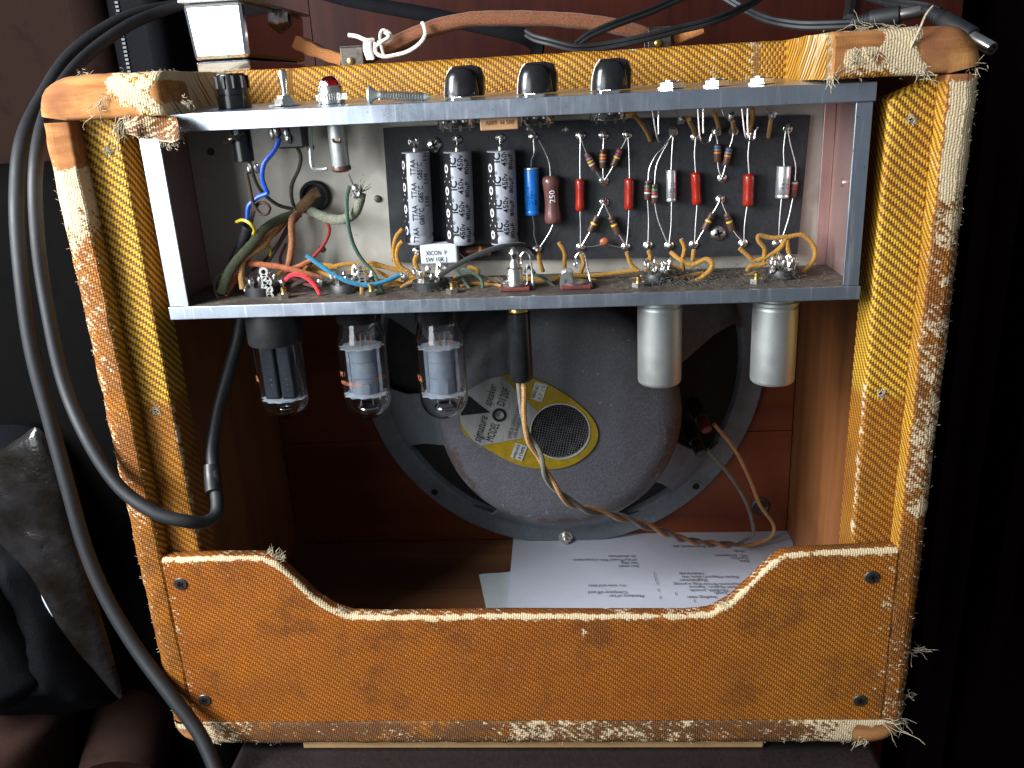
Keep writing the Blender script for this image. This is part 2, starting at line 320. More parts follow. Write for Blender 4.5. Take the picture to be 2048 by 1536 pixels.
# ------------------------------------------------------------------ helpers: meshes
class MB:
    def __init__(s): s.v = []; s.f = []; s.at = {}
    def add(s, vs, fs):
        o = len(s.v); s.v += [Vector(x) for x in vs]; s.f += [tuple(i + o for i in q) for q in fs]; return s
    def box(s, lo, hi, fn=None):
        x0, y0, z0 = lo; x1, y1, z1 = hi
        vs = [Vector(q) for q in ((x0, y0, z0), (x1, y0, z0), (x1, y1, z0), (x0, y1, z0), (x0, y0, z1), (x1, y0, z1), (x1, y1, z1), (x0, y1, z1))]
        if fn: vs = [fn(q) for q in vs]
        return s.add(vs, [(0, 1, 5, 4), (1, 2, 6, 5), (2, 3, 7, 6), (3, 0, 4, 7), (4, 5, 6, 7), (3, 2, 1, 0)])
    def lathe(s, o, axis, prof, n=24, cap0=True, cap1=True, sc=(1, 1), ref=None):
        """prof: list of (radius, distance along axis)"""
        o = Vector(o); ax = Vector(axis).normalized()
        r = Vector(ref) if ref else (Vector((0, 0, 1)) if abs(ax.z) < 0.9 else Vector((0, -1, 0)))
        e1 = (r - ax * r.dot(ax)).normalized(); e2 = ax.cross(e1)
        vs = []; fs = []
        for (rad, h) in prof:
            for k in range(n):
                t = 2 * PI * k / n
                vs.append(o + ax * h + e1 * (math.cos(t) * rad * sc[0]) + e2 * (math.sin(t) * rad * sc[1]))
        for j in range(len(prof) - 1):
            for k in range(n):
                k2 = (k + 1) % n
                fs.append((j * n + k, j * n + k2, (j + 1) * n + k2, (j + 1) * n + k))
        if cap0: fs.append(tuple(range(n - 1, -1, -1)))
        if cap1: fs.append(tuple((len(prof) - 1) * n + k for k in range(n)))
        return s.add(vs, fs)
    def cyl(s, p0, p1, r0, r1=None, n=12, bev=0.0):
        p0 = Vector(p0); p1 = Vector(p1); r1 = r0 if r1 is None else r1; L = (p1 - p0).length
        if bev: pr = [(r0 - bev, 0), (r0 - bev * 0.3, bev * 0.3), (r0, bev), (r1, L - bev), (r1 - bev * 0.3, L - bev * 0.3), (r1 - bev, L)]
        else: pr = [(r0, 0), (r1, L)]
        return s.lathe(p0, p1 - p0, pr, n)
    def tube(s, pts, r, n=8, wob=0.0, flat=1.0):
        pts = [Vector(p) for p in pts]; N = len(pts); vs = []; fs = []
        t0 = (pts[1] - pts[0]).normalized()
        up = Vector((0, -1, 0.13)); e1 = (up - t0 * up.dot(t0)).normalized()
        for i, p in enumerate(pts):
            t = (pts[min(i + 1, N - 1)] - pts[max(i - 1, 0)]).normalized()
            e1 = (e1 - t * e1.dot(t)).normalized(); e2 = t.cross(e1)
            rr = r[i] if isinstance(r, (list, tuple)) else r
            if wob: rr *= 1 + wob * (random.random() - 0.5)
            for k in range(n):
                a = 2 * PI * k / n
                vs.append(p + e1 * (math.cos(a) * rr * flat) + e2 * (math.sin(a) * rr))
        for i in range(N - 1):
            for k in range(n):
                k2 = (k + 1) % n
                fs.append((i * n + k, i * n + k2, (i + 1) * n + k2, (i + 1) * n + k))
        fs.append(tuple(range(n - 1, -1, -1))); fs.append(tuple((N - 1) * n + k for k in range(n)))
        return s.add(vs, fs)
    def prism(s, poly, d):
        """closed polygon of points extruded by vector d"""
        d = Vector(d); n = len(poly)
        vs = [Vector(p) for p in poly] + [Vector(p) + d for p in poly]
        fs = [tuple(range(n)), tuple(range(2 * n - 1, n - 1, -1))]
        for k in range(n): fs.append((k, k + n, (k + 1) % n + n, (k + 1) % n))
        return s.add(vs, fs)
    def build(s, name, material, parent=None, smooth=True, attrs=None, uv=None, recalc=True, angle=40, bev=0.0):
        me = bpy.data.meshes.new(name)
        off = Vector((0, 0, 0))
        p = parent
        while p is not None: off += p.location; p = p.parent
        me.from_pydata([v - off for v in s.v], [], s.f)
        bm = bmesh.new(); bm.from_mesh(me)
        if recalc: bmesh.ops.recalc_face_normals(bm, faces=bm.faces)
        bm.to_mesh(me); bm.free()
        if uv:
            l = me.uv_layers.new(name='UVMap')
            for lp in me.loops: l.data[lp.index].uv = uv[lp.vertex_index]
        for k, vals in (attrs or {}).items():
            a = me.attributes.new(k, 'FLOAT', 'POINT'); a.data.foreach_set('value', vals)
        if smooth:
            me.polygons.foreach_set('use_smooth', [True] * len(me.polygons))
            try: me.set_sharp_from_angle(angle=math.radians(angle))
            except Exception: pass
        me.materials.append(M[material] if isinstance(material, str) else material)
        o = bpy.data.objects.new(name, me); COL.objects.link(o)
        if parent is not None: o.parent = parent
        if bev:
            b = o.modifiers.new('bevel', 'BEVEL'); b.width = bev; b.segments = 2; b.limit_method = 'ANGLE'
        return o
def spline(pts, per=8):
    """Catmull-Rom through 3-D points"""
    P = [Vector(p) for p in pts]
    if len(P) < 3: return [P[0].lerp(P[-1], i / 6) for i in range(7)]
    P = [P[0] * 2 - P[1]] + P + [P[-1] * 2 - P[-2]]; out = []
    for i in range(1, len(P) - 2):
        a, b, c, d = P[i - 1:i + 3]
        for k in range(per):
            t = k / per
            out.append(0.5 * ((2 * b) + (c - a) * t + (2 * a - 5 * b + 4 * c - d) * t * t + (3 * b - a - 3 * c + d) * t ** 3))
    out.append(P[-2]); return out
def pxl(pts, Y, per=8):
    """pixel polyline (x, y[, depth]) to a smooth 3-D line"""
    return spline([at(p[0], p[1], p[2] if len(p) > 2 else Y) for p in pts], per)
def thing(name, label, cat, loc=(0, 0, 0), group=None):
    o = bpy.data.objects.new(name, None); COL.objects.link(o); o.location = loc; o.empty_display_size = 0.02
    o['label'] = label; o['category'] = cat
    if group: o['group'] = group
    return o
def tag(o, label, cat, group=None):
    o['label'] = label; o['category'] = cat
    if group: o['group'] = group
    return o
def text(name, s, size, fn, material, parent, align='LEFT', width=None, shear=0.0, bold=0.0):
    """lettering as a thin mesh: fn maps (a, b) of the text plane to a point"""
    c = bpy.data.curves.new(name, 'FONT'); c.body = s; c.size = size; c.align_x = align; c.resolution_u = 2; c.shear = shear; c.offset = bold
    o = bpy.data.objects.new(name, c); COL.objects.link(o)
    bpy.context.view_layer.update()
    me = bpy.data.meshes.new_from_object(o.evaluated_get(bpy.context.evaluated_depsgraph_get()))
    vs = [v.co.copy() for v in me.vertices]; fs = [tuple(p.vertices) for p in me.polygons]
    bpy.data.objects.remove(o); bpy.data.curves.remove(c); bpy.data.meshes.remove(me)
    if not vs: return None
    if width:
        x0 = min(v.x for v in vs); x1 = max(v.x for v in vs); k = width / max(1e-6, x1 - x0)
        vs = [Vector(((v.x - x0) * k, v.y, 0)) for v in vs]
    m = MB(); m.add([fn(v.x, v.y) for v in vs], fs)
    return m.build(name, material, parent, smooth=False, recalc=False)
def tf(xs, x):
    """piecewise-linear table"""
    if x <= xs[0][0]: return xs[0][1]
    for (a, b), (c, d) in zip(xs, xs[1:]):
        if x <= c: return b + (d - b) * (x - a) / (c - a)
    return xs[-1][1]
def sstep(a, b, x):
    t = max(0, min(1, (x - a) / (b - a))); return t * t * (3 - 2 * t)

# ================================================================== the cabinet
W, H, D = 0.457, 0.408, 0.24
TL_, TR_, TB, TT = 0.0165, 0.0160, 0.0205, 0.021      # board thicknesses: left, right, bottom, top
cab = thing('amplifier_cabinet', 'worn tweed-covered guitar amplifier cabinet with open back and leather handle', 'amplifier', (W / 2, D / 2, 0))
RO = 0.018
NX0, NX1, NY = 0.0685, 0.385, 0.068      # notch in the top board for the control panel

FUZZ = []
def bare_fn(x, y, z):
    b = 0.0
    # top left corner and its joint
    b = max(b, 1.15 * sstep(0.054, 0.026, x) * sstep(0.372, 0.380, z))
    b = max(b, 1.0 * sstep(0.030, 0.016, x) * sstep(0.352, 0.374, z) * 0.95)
    # lower strip of the tear
    b = max(b, 0.85 * sstep(0.058, 0.050, x) * sstep(0.398, 0.390, z) * sstep(0.375, 0.38, z))
    # small patch beside the tear
    d = math.hypot((x - 0.0655) / 0.0045, (z - 0.3975) / 0.006); b = max(b, 0.95 * sstep(1.4, 0.7, d) if y < 0.03 else 0)
    # top right corner
    d = math.hypot((x - 0.447) / 0.019, (z - 0.400) / 0.0155); b = max(b, 1.15 * sstep(1.42, 0.68, d))
    # patch on the right end of the top board
    if z > 0.36:
        b = max(b, 0.95 * sstep(0.3875, 0.3895, x) * sstep(0.3955, 0.3915, x) * sstep(0.386, 0.389, z))
        b = max(b, 0.95 * sstep(0.386, 0.390, x) * sstep(0.415, 0.408, x) * sstep(0.3985, 0.4015, z) * (1 if z < 0.4075 else 0.4))
        d = math.hypot((x - 0.4085) / 0.0035, (z - 0.3955) / 0.0025); b = max(b, 0.9 * sstep(1.6, 0.6, d))
    # bottom right corner
    b = max(b, 1.1 * sstep(0.4245, 0.4275, x) * sstep(0.019, 0.016, z) * sstep(0.456, 0.452, x))
    # bottom left corner
    b = max(b, 1.0 * sstep(0.016, 0.010, x) * sstep(0.020, 0.010, z))
    return b
def wear_fn(x, y, z, side):
    e = noise.noise(Vector((x * 30, y * 30, z * 30 + 5)))
    if side == 'right':
        wv = tf(((0.0, 0.42), (0.03, 0.45), (0.10, 0.36), (0.15, 0.30), (0.16, 0.60), (0.22, 0.56), (0.27, 0.50), (0.30, 0.46), (0.325, 0.60), (0.345, 0.95), (0.40, 1.0)), z)
        outer = (x - (W - TR_)) / TR_
        wv += 0.10 * outer - 0.02
        if x < W - TR_ - 0.0005: wv = 0.12
        elif x < W - TR_ + 0.0015: wv = min(wv, 0.36)
    elif side == 'left':
        wv = tf(((0.0, 0.32), (0.10, 0.40), (0.17, 0.46), (0.25, 0.44), (0.30, 0.50), (0.325, 0.66), (0.345, 0.90), (0.365, 1.1), (0.40, 1.0)), z)
        outer = 1 - x / TL_
        wv += 0.20 * abs(outer - 0.45) - 0.04
        if x > TL_ + 0.0005: wv = 0.05
        elif x > TL_ - 0.003: wv -= 0.15
    elif side == 'top':
        wv = tf(((0.03, 1.0), (0.060, 0.70), (0.066, 0.92), (0.072, 0.60), (0.078, 0.05), (0.335, 0.15), (0.345, 0.50), (0.353, 0.30), (0.360, 0.38), (0.366, 0.62), (0.372, 0.36), (0.384, 0.32), (0.3885, 0.80), (0.394, 0.85), (0.46, 1.0)), x)
        if 0.15 < x < 0.34: wv += 0.35 * sstep(0.4035, 0.4072, z) * (0.6 + e)
        if x > 0.39: wv -= 0.42 * sstep(0.3925, 0.388, z) * sstep(0.425, 0.41, x)
    else:
        wv = tf(((0.0, 0.85), (0.030, 0.70), (0.06, 0.38), (0.20, 0.38), (0.235, 0.58), (0.33, 0.50), (0.36, 0.42), (0.395, 0.55), (0.425, 0.82), (0.46, 0.80)), x)
    return wv + 0.10 * e

def frame_part(name, stations, side, uvmode, dmax=D):
    """stations: list of (outer point xz, inner point xz, y0); profile swept across the board thickness"""
    prof = []
    r = 0.0075
    prof += [(0.0, dmax), (0.0, dmax * 0.5), (0.0, 0.05), (0.0, 0.02)]
    k = 6
    for i in range(k + 1):
        a = PI / 2 * i / k
        prof.append((('o', r * (1 - math.cos(a))), r * (1 - math.sin(a))))
    prof += [(0.42, 0), (0.5, 0), (0.58, 0)]
    r2 = 0.0020
    for i in range(4):
        a = PI / 2 * i / 3
        prof.append((('i', r2 * (1 - math.sin(a))), r2 * (1 - math.cos(a))))
    prof += [(1.0, 0.02), (1.0, 0.05), (1.0, dmax * 0.5), (1.0, dmax)]
    mb = MB(); uv = []; A = dict(wear=[], bare=[], aged=[], dirt=[], slope=[], period=[])
    vs = []
    for (o, i_, y0) in stations:
        o = Vector(o); i_ = Vector(i_); th = (i_ - o).length; dr = (i_ - o).normalized()
        arc = 0; prev = None
        for (t, y) in prof:
            if isinstance(t, tuple): q = o + dr * (t[1] if t[0] == 'o' else th - t[1])
            else: q = o + dr * (th * t)
            yy = y0 + y * (dmax - y0) / dmax
            p = Vector((q.x, yy, q.y))
            # fuzzy uneven cloth
            nz = noise.noise(p * 90) * 0.0005 + noise.noise(p * 300) * 0.00025
            out = Vector((-dr.x, -1 if y < 0.01 else 0, -dr.y)) if t in (0.0,) or isinstance(t, tuple) or (isinstance(t, float) and t < 0.6) else Vector((0, -1, 0))
            pp = p + out * nz
            vs.append(pp)
            if prev is not None: arc += (p - prev).length
            prev = p
            if uvmode == 'x0': uv.append((arc, p.z))          # left side: arc grows with x
            elif uvmode == 'x1': uv.append((W - arc, p.z))
            elif uvmode == 'z1': uv.append((p.x, H - arc))
            else: uv.append((p.x, arc))
            A['wear'].append(wear_fn(p.x, p.y, p.z, side)); A['bare'].append(bare_fn(p.x, p.y, p.z))
            inner = side in ('left', 'right') and t == 1.0 or isinstance(t, tuple) and t[0] == 'i' and t[1] < 0.001
            A['aged'].append(0.25 if inner else 0.85 if side in ('left', 'right', 'bottom') else 0.42)
            A['dirt'].append(0.05 if inner else {'left': 0.55, 'right': 0.6, 'top': 0.15, 'bottom': 1.5}[side])
            sl = 0.80
            if side == 'top' and (p.x < 0.11 and p.x > 0.07): sl = 2.2
            if side == 'top' and 0.366 < p.x < 0.388: sl = -1.6
            A['slope'].append(sl); A['period'].append(4.3)
    for p_, w_, b_ in zip(vs, A['wear'], A['bare']):
        if p_.y < 0.022: FUZZ.append((p_.copy(), w_, b_))
    n = len(prof); fs = []
    for j in range(len(stations) - 1):
        for k in range(n - 1):
            fs.append((j * n + k, j * n + k + 1, (j + 1) * n + k + 1, (j + 1) * n + k))
    mb.add(vs, fs)
    return mb.build(name, 'tweed', cab, attrs=A, uv=uv, angle=60)
def arange(a, b, st):
    n = max(2, int(abs(b - a) / st)); return [a + (b - a) * i / n for i in range(n + 1)]
# sides run between the corner arcs; the top and bottom boards carry the rounded corners
ZJ = H - TT
frame_part('side_panel', [((0, z), (TL_, z), 0) for z in arange(TB, ZJ - 0.0006, 0.003)], 'left', 'x0')
frame_part('side_panel', [((W, z), (W - TR_, z), 0) for z in arange(TB, ZJ - 0.0006, 0.003)], 'right', 'x1')
def board_stations(top):
    st = []
    zc = H - RO if top else RO
    zo = H if top else 0.0
    zi = ZJ if top else TB
    sgn = 1 if top else -1
    for i in range(9):      # left corner
        a = PI / 2 * i / 8
        o = (RO - RO * math.cos(a), zc + sgn * RO * math.sin(a))
        st.append((o, (TL_ + 0.001 * i / 8, zi), 0))
    if top:
        xs = arange(RO + 0.002, NX0 - 0.004, 0.003) + [NX0 - 0.0025 + 0.0005 * k for k in range(9)] + arange(NX0 + 0.004, NX1 - 0.004, 0.003) + [NX1 - 0.0020 + 0.0005 * k for k in range(9)] + arange(NX1 + 0.004, W - RO - 0.002, 0.003)
        for x in xs:
            d0 = sstep(NX0 - 0.003, NX0 + 0.002, x) * sstep(NX1 + 0.003, NX1 - 0.002, x)
            st.append(((x, zo), (x, zi), NY * d0))
    else:
        for x in arange(RO + 0.002, W - RO - 0.002, 0.003): st.append(((x, zo), (x, zi), 0))
    for i in range(9):
        a = PI / 2 * (1 - i / 8)
        o = (W - RO + RO * math.cos(a), zc + sgn * RO * math.sin(a))
        st.append((o, (W - TR_ - 0.001 * (1 - i / 8), zi), 0))
    return st
frame_part('top_board', board_stations(True), 'top', 'z1')
frame_part('bottom_board', board_stations(False), 'bottom', 'zb')

# inside: bare pine linings, floor planks and the baffle
YB_ = 0.222
def grain_box(name, lo, hi, m, bev=0.0006): return MB().box(lo, hi).build(name, m, cab, smooth=False, bev=bev)
grain_box('side_lining', (TL_ - 0.004, 0.035, TB + 0.001), (TL_ + 0.0012, YB_, ZJ), 'pine')
grain_box('side_lining', (W - TR_ - 0.0012, 0.035, TB + 0.001), (W - TR_ + 0.004, YB_, ZJ), 'pine')
y = 0.012
for k, wd in enumerate((0.070, 0.062, 0.079)):
    grain_box('floor_plank', (TL_ + 0.0015, y, TB - 0.004), (W - TR_ - 0.0015, y + wd - 0.0006, TB + 0.0025 - 0.0002 * (k % 2)), 'pine_floor'); y += wd
# baffle in three boards
zb = TB + 0.003
for k, z1 in enumerate((0.118, 0.245, ZJ)):
    grain_box('baffle_board', (TL_ + 0.0014, YB_, zb), (W - TR_ - 0.0014, YB_ + 0.017, z1 - 0.0005), 'baffle'); zb = z1

# cleats that carried the upper back panel
def cleat(x0, x1, lft):
    YC0, YC1 = 0.0108, 0.032
    zlo, zhi = 0.120, (0.3868 if lft else 0.3762)
    mb = MB(); uv = []; A = dict(wear=[], bare=[], aged=[], dirt=[], slope=[], period=[])
    r = 0.0022
    prof = []          # from inner side (towards the middle of the amp) to the cabinet side, as (x, y)
    sg = 1 if lft else -1
    xi, xs_ = (x1, x0) if lft else (x0, x1)
    prof += [(xi, YC1), (xi, (YC0 + YC1) / 2), (xi, YC0 + r)]
    for i in range(1, 5):
        a = PI / 2 * i / 4; prof.append((xi - sg * r * (1 - math.cos(a)), YC0 + r * (1 - math.sin(a))))
    for i in range(1, 9): prof.append((xi - sg * r + (xs_ - xi + sg * r) * i / 8, YC0))
    zs = arange(zlo, zhi, 0.0025); n = len(prof); vs = []
    for z in zs:
        arc = 0; pv = None
        for j, (x, yy) in enumerate(prof):
            zz = z
            if not lft and z > zhi - 0.012:       # scooped top end of the right cleat
                f = (x - x0) / (x1 - x0); zz = z + (0.012 - (zhi - z)) / 0.012 * (0.011 * max(0, min(1, f)) ** 2)
            p = Vector((x, yy, zz)); p.y += noise.noise(p * 120) * 0.0004
            vs.append(p)
            if pv: arc += (p - pv).length
            pv = p
            uv.append((-sg * arc + (0 if lft else 0.3), zz))
            edge = sstep(0.004, 0.0, abs(x - xi)) * (1 if yy < YC0 + 0.0025 else 0)
            A['wear'].append(-0.15 + (0.78 * edge if zz < 0.232 else (0.12 * edge)))
            A['bare'].append(0); A['aged'].append(0.0 + sstep(0.226 if not lft else 0.236, 0.221 if not lft else 0.231, zz + 0.0015 * noise.noise(p * 200)) * 0.72)
            A['dirt'].append(0.05 if zz > 0.23 else 0.25); A['slope'].append(0.86); A['period'].append(4.8)
    fs = [(j * n + k, j * n + k + 1, (j + 1) * n + k + 1, (j + 1) * n + k) for j in range(len(zs) - 1) for k in range(n - 1)]
    fs += [tuple((len(zs) - 1) * n + k for k in range(n)), tuple(range(n))]
    mb.add(vs, fs)
    return mb.build('cleat', 'tweed', cab, attrs=A, uv=uv, angle=60)
cl = cleat(TL_ + 0.0002, 0.0360, True)
cr = cleat(0.4195, W - TR_ - 0.0002, False)
for px, py, par in ((218, 302, cl), (312, 822, cl), (1822, 240, cr), (1763, 786, cr)):
    p = at(px, py, 0.0106)
    MB().lathe(p + Vector((0, 0.0001, 0)), (0, -1, 0), [(0.0010, 0), (0.0010, 0.0004)], 10).build('screw_hole', 'ink', par)
    mb = MB()
    for i in range(46):
        t = random.uniform(0, 2 * PI); q = p + Vector((math.cos(t), 0, math.sin(t))) * random.uniform(0.0010, 0.0024); d = Vector((random.gauss(0, 1), -abs(random.gauss(0, 0.5)), random.gauss(0, 1))) * 0.0007
        mb.tube([q, q + d, q + d * 1.6 + Vector((random.gauss(0, 0.0003), 0, random.gauss(0, 0.0003)))], 0.00018, 4)
    f_ = mb.build('hole_fluff', 'thread', par); f_['kind'] = 'stuff'

# lower back panel with the scooped top edge
PX0, PX1 = at(325, 1200, 0).x + 0.0, W - TR_ + 0.0005
PX0 = TL_ + 0.0006
top_px = [(330, 1117), (430, 1114), (522, 1114), (552, 1124), (590, 1158), (630, 1196), (665, 1218), (700, 1231), (760, 1233), (1000, 1230), (1200, 1231), (1370, 1231), (1420, 1226), (1460, 1204),
          (1500, 1168), (1540, 1128), (1566, 1110), (1600, 1106), (1700, 1101), (1790, 1097)]
topz = [(at(a, b_, 0).x, at(a, b_, 0).z) for a, b_ in top_px]
def panel():
    mb = MB(); uv = []; A = dict(wear=[], bare=[], aged=[], dirt=[], slope=[], period=[]); vs = []
    xs = arange(PX0, PX1, 0.0022); z0 = TB + 0.0004; R = 0.0032; T = 0.0085
    n = 0
    for x in xs:
        zt = tf(topz, x); sl = (tf(topz, x + 0.003) - tf(topz, x - 0.003)) / 0.006
        rows = [(z0 + (zt - R - z0) * (i / 34), 0.0) for i in range(35)]
        rows = [(z0, T)] + [(z0, 0.0006)] + rows
        for i in range(1, 6):
            a = PI / 2 * i / 5; rows.append((zt - R + R * math.sin(a), R - R * math.cos(a)))
        rows += [(zt, T * 0.6), (zt, T - 0.0008), (zt - 0.001, T)]
        n = len(rows); arc = z0; pv = None
        for (z, yy) in rows:
            p = Vector((x, yy, z))
            bul = noise.noise(Vector((x * 14, 0, z * 14))) * 0.0006
            p.y += bul - 0.0002 + noise.noise(p * 150) * 0.00015
            vs.append(p)
            if pv: arc += (p - pv).length
            pv = p
            uv.append((x, arc + 1.0))
            dtop = (zt - z) / math.sqrt(1 + sl * sl)
            wv = 0.17 + 0.12 * noise.noise(Vector((x * 9, 1, z * 9)))
            band = sstep(0.0056 + 0.0022 * noise.noise(Vector((x * 70, 0, 3))), 0.0012, dtop) if dtop > 0.0005 else sstep(0.004, 0.001, yy)
            wv = max(wv, 0.86 * band)
            if yy > 0.003: wv = 0.42 + 0.25 * noise.noise(Vector((x * 40, yy * 100, 0)))
            wv = max(wv, 0.46 * sstep(0.012, 0.002, x - PX0), 0.45 * sstep(0.02, 0.002, PX1 - x))
            d = math.hypot((x - 0.2655) / 0.0016, (z - tf(topz, x) + 0.012) / 0.006); wv = max(wv, 0.75 * sstep(1.3, 0.6, d))
            A['wear'].append(wv); A['bare'].append(0); A['aged'].append(0.97 - 0.10 * sstep(0.30, 0.40, x) + 0.0 * z); A['dirt'].append(0.22 + 0.5 * (yy > 0.003)); A['slope'].append(0.76); A['period'].append(3.8)
    fs = [(j * n + k, j * n + k + 1, (j + 1) * n + k + 1, (j + 1) * n + k) for j in range(len(xs) - 1) for k in range(n - 1)]
    fs += [tuple(range(n)), tuple((len(xs) - 1) * n + k for k in range(n))]
    mb.add(vs, fs)
    return mb.build('back_panel', 'tweed', cab, attrs=A, uv=uv, angle=60)
pan = panel(); pan['label'] = 'lower tweed back panel with scooped top edge'
def wood_screw(p, parent, r=0.0042, m='steel_dark', rot=0.4):
    s = MB().lathe(p, (0, -1, 0), [(r, -0.002), (r, 0.0002), (r * 0.9, 0.0006), (r * 0.45, 0.0007), (r * 0.40, 0.0003), (0.0001, 0.0002)], 18, True, False).build('screw', m, parent)
    c = MB()
    for a in (rot, rot + PI / 2):
        d = Vector((math.cos(a), 0, math.sin(a))) * r * 0.5; q = Vector((-d.z, 0, d.x)) * 0.28
        o = p + Vector((0, -0.0011, 0))
        c.prism([o + d + q, o - d + q, o - d - q, o + d - q], (0, 0.0006, 0))
    c.build('screw_slot', 'ink', s, smooth=False)
for px, py in ((361, 1168), (409, 1400), (1744, 1154), (1720, 1401)): wood_screw(at(px, py, -0.0004), pan, rot=random.random())

# frayed threads
def fray(name, spots, parent, m='thread'):
    mb = MB()
    for (px, py, Y, dx, dz, dy, L, cnt, spread, rad) in spots:
        o = at(px, py, Y)
        for i in range(cnt):
            d = Vector((dx + random.gauss(0, spread), dy + random.gauss(0, spread * 0.5), dz + random.gauss(0, spread)))
            d.normalize(); l = L * random.choice((0.25, 0.35, 0.45, 0.6, 0.8, 1.1)) * random.uniform(0.7, 1.2); rad_ = rad * 0.48; q = o + Vector((random.gauss(0, 0.0017), random.gauss(0, 0.0007), random.gauss(0, 0.0015)))
            b_ = Vector((random.gauss(0, 0.4), random.gauss(0, 0.3), random.gauss(0, 0.4) - 0.2))
            pts = [q]; dd = d.copy(); k_ = random.uniform(0.12, 0.38)
            for t in range(7):
                dd = (dd + Vector((random.gauss(0, k_), random.gauss(0, k_ * 0.6), random.gauss(0, k_) - 0.05))).normalized(); pts.append(pts[-1] + dd * (l / 7))
            mb.tube(pts, [rad_ * (1 - 0.07 * t) for t in range(8)], 4)
    o = mb.build(name, m, parent); o['kind'] = 'stuff'; return o
fray('frayed_threads', [
    (1825, 1300, 0.006, 1, -0.25, 0, 0.012, 22, 0.22, 0.0004), (1818, 1390, 0.006, 0.6, 0.1, 0, 0.006, 22, 0.5, 0.0004),
    (1765, 1440, 0.001, 1, -0.55, -0.2, 0.028, 8, 0.12, 0.0006), (1800, 1440, 0.002, 1, -0.6, 0, 0.010, 14, 0.4, 0.0004), (1725, 1480, 0.001, 0, -1, 0, 0.007, 24, 0.5, 0.0004),
    (1790, 1460, 0.004, 0.4, -1, 0, 0.014, 10, 0.3, 0.0004), (425, 1478, 0.0, 0.3, -1, -0.1, 0.006, 30, 0.5, 0.0004), (432, 1450, -0.001, -0.2, -1, -0.1, 0.006, 26, 0.4, 0.0004),
    (544, 1108, 0.002, -0.1, 1, 0, 0.005, 30, 0.4, 0.00035), (558, 1116, 0.002, 0.3, 1, 0, 0.004, 30, 0.5, 0.00035), (1452, 1212, 0.001, -0.4, 0.7, -0.2, 0.005, 30, 0.5, 0.00035), (680, 1222, 0.001, 0.1, 1, -0.2, 0.004, 24, 0.5, 0.0003),
    (235, 250, -0.002, -0.35, -1, -0.25, 0.014, 22, 0.14, 0.00042), (258, 240, -0.002, -0.5, -0.9, -0.2, 0.009, 22, 0.2, 0.0004), (195, 210, -0.001, -0.4, -0.8, -0.2, 0.009, 14, 0.2, 0.0004), (210, 192, -0.001, -0.6, -0.4, -0.2, 0.007, 14, 0.3, 0.00035),
    (170, 155, 0.006, -0.6, 0.3, 0, 0.004, 24, 0.5, 0.0003), (372, 205, 0.003, 0.4, -0.6, -0.2, 0.005, 16, 0.5, 0.0003),
    (1663, 160, 0.0, -0.1, -1, -0.2, 0.005, 14, 0.3, 0.0004), (1675, 150, 0.0, 0.5, 0.6, -0.2, 0.006, 8, 0.4, 0.0004), (1710, 105, 0.0, 0.25, -1, -0.3, 0.009, 14, 0.15, 0.00045), (1745, 108, 0.0, 0.1, -1, -0.3, 0.005, 14, 0.3, 0.0004),
    (1840, 135, 0.0, 0.5, -0.6, -0.2, 0.005, 18, 0.4, 0.0004), (1850, 150, 0.0, 0.9, -0.4, -0.2, 0.008, 9, 0.2, 0.0004), (1945, 140, 0.002, 0.6, 0.2, -0.1, 0.006, 16, 0.5, 0.00035),
    (1800, 60, 0.006, -1, 0.12, 0, 0.020, 26, 0.07, 0.00035), (1740, 62, 0.006, -1, 0.10, 0, 0.016, 24, 0.08, 0.00035),
], cab)
mb = MB(); cc = Vector((W / 2, 0.02, H / 2))
for p_, w_, b_ in FUZZ:
    if b_ > 0.5 or w_ < 0.30: continue
    for k in range(1 + int(2.6 * max(0, w_ - 0.4))):
        if random.random() > 0.06 + w_ * 0.26: continue
        o_ = p_ + Vector((random.gauss(0, 0.0004), 0.0003, random.gauss(0, 0.0008)))
        out = Vector((1 if p_.x > W - 0.004 else -1 if p_.x < 0.004 else 0, -0.7, 1 if p_.z > H - 0.004 else -1 if p_.z < 0.004 else 0)) * 0.5
        d = (out + Vector((random.gauss(0, 1), random.gauss(0, 0.5), random.gauss(0, 1)))).normalized() * random.uniform(0.0004, 0.0013)
        mb.tube([o_, o_ + d, o_ + d * 1.5 + Vector((random.gauss(0, 0.0005), 0, random.gauss(0, 0.0005)))], 0.00011, 3)
f_ = mb.build('cloth_fuzz', 'thread', cab); f_['kind'] = 'stuff'
mb = MB(); mb.tube(pxl([(1822, 95, 0.0), (1838, 62, -0.002), (1852, 30, 0.0), (1866, 12, 0.004)], 0), [0.0006] * 24 + [0.0004], 6)
mb.build('frayed_thread', 'thread', cab)

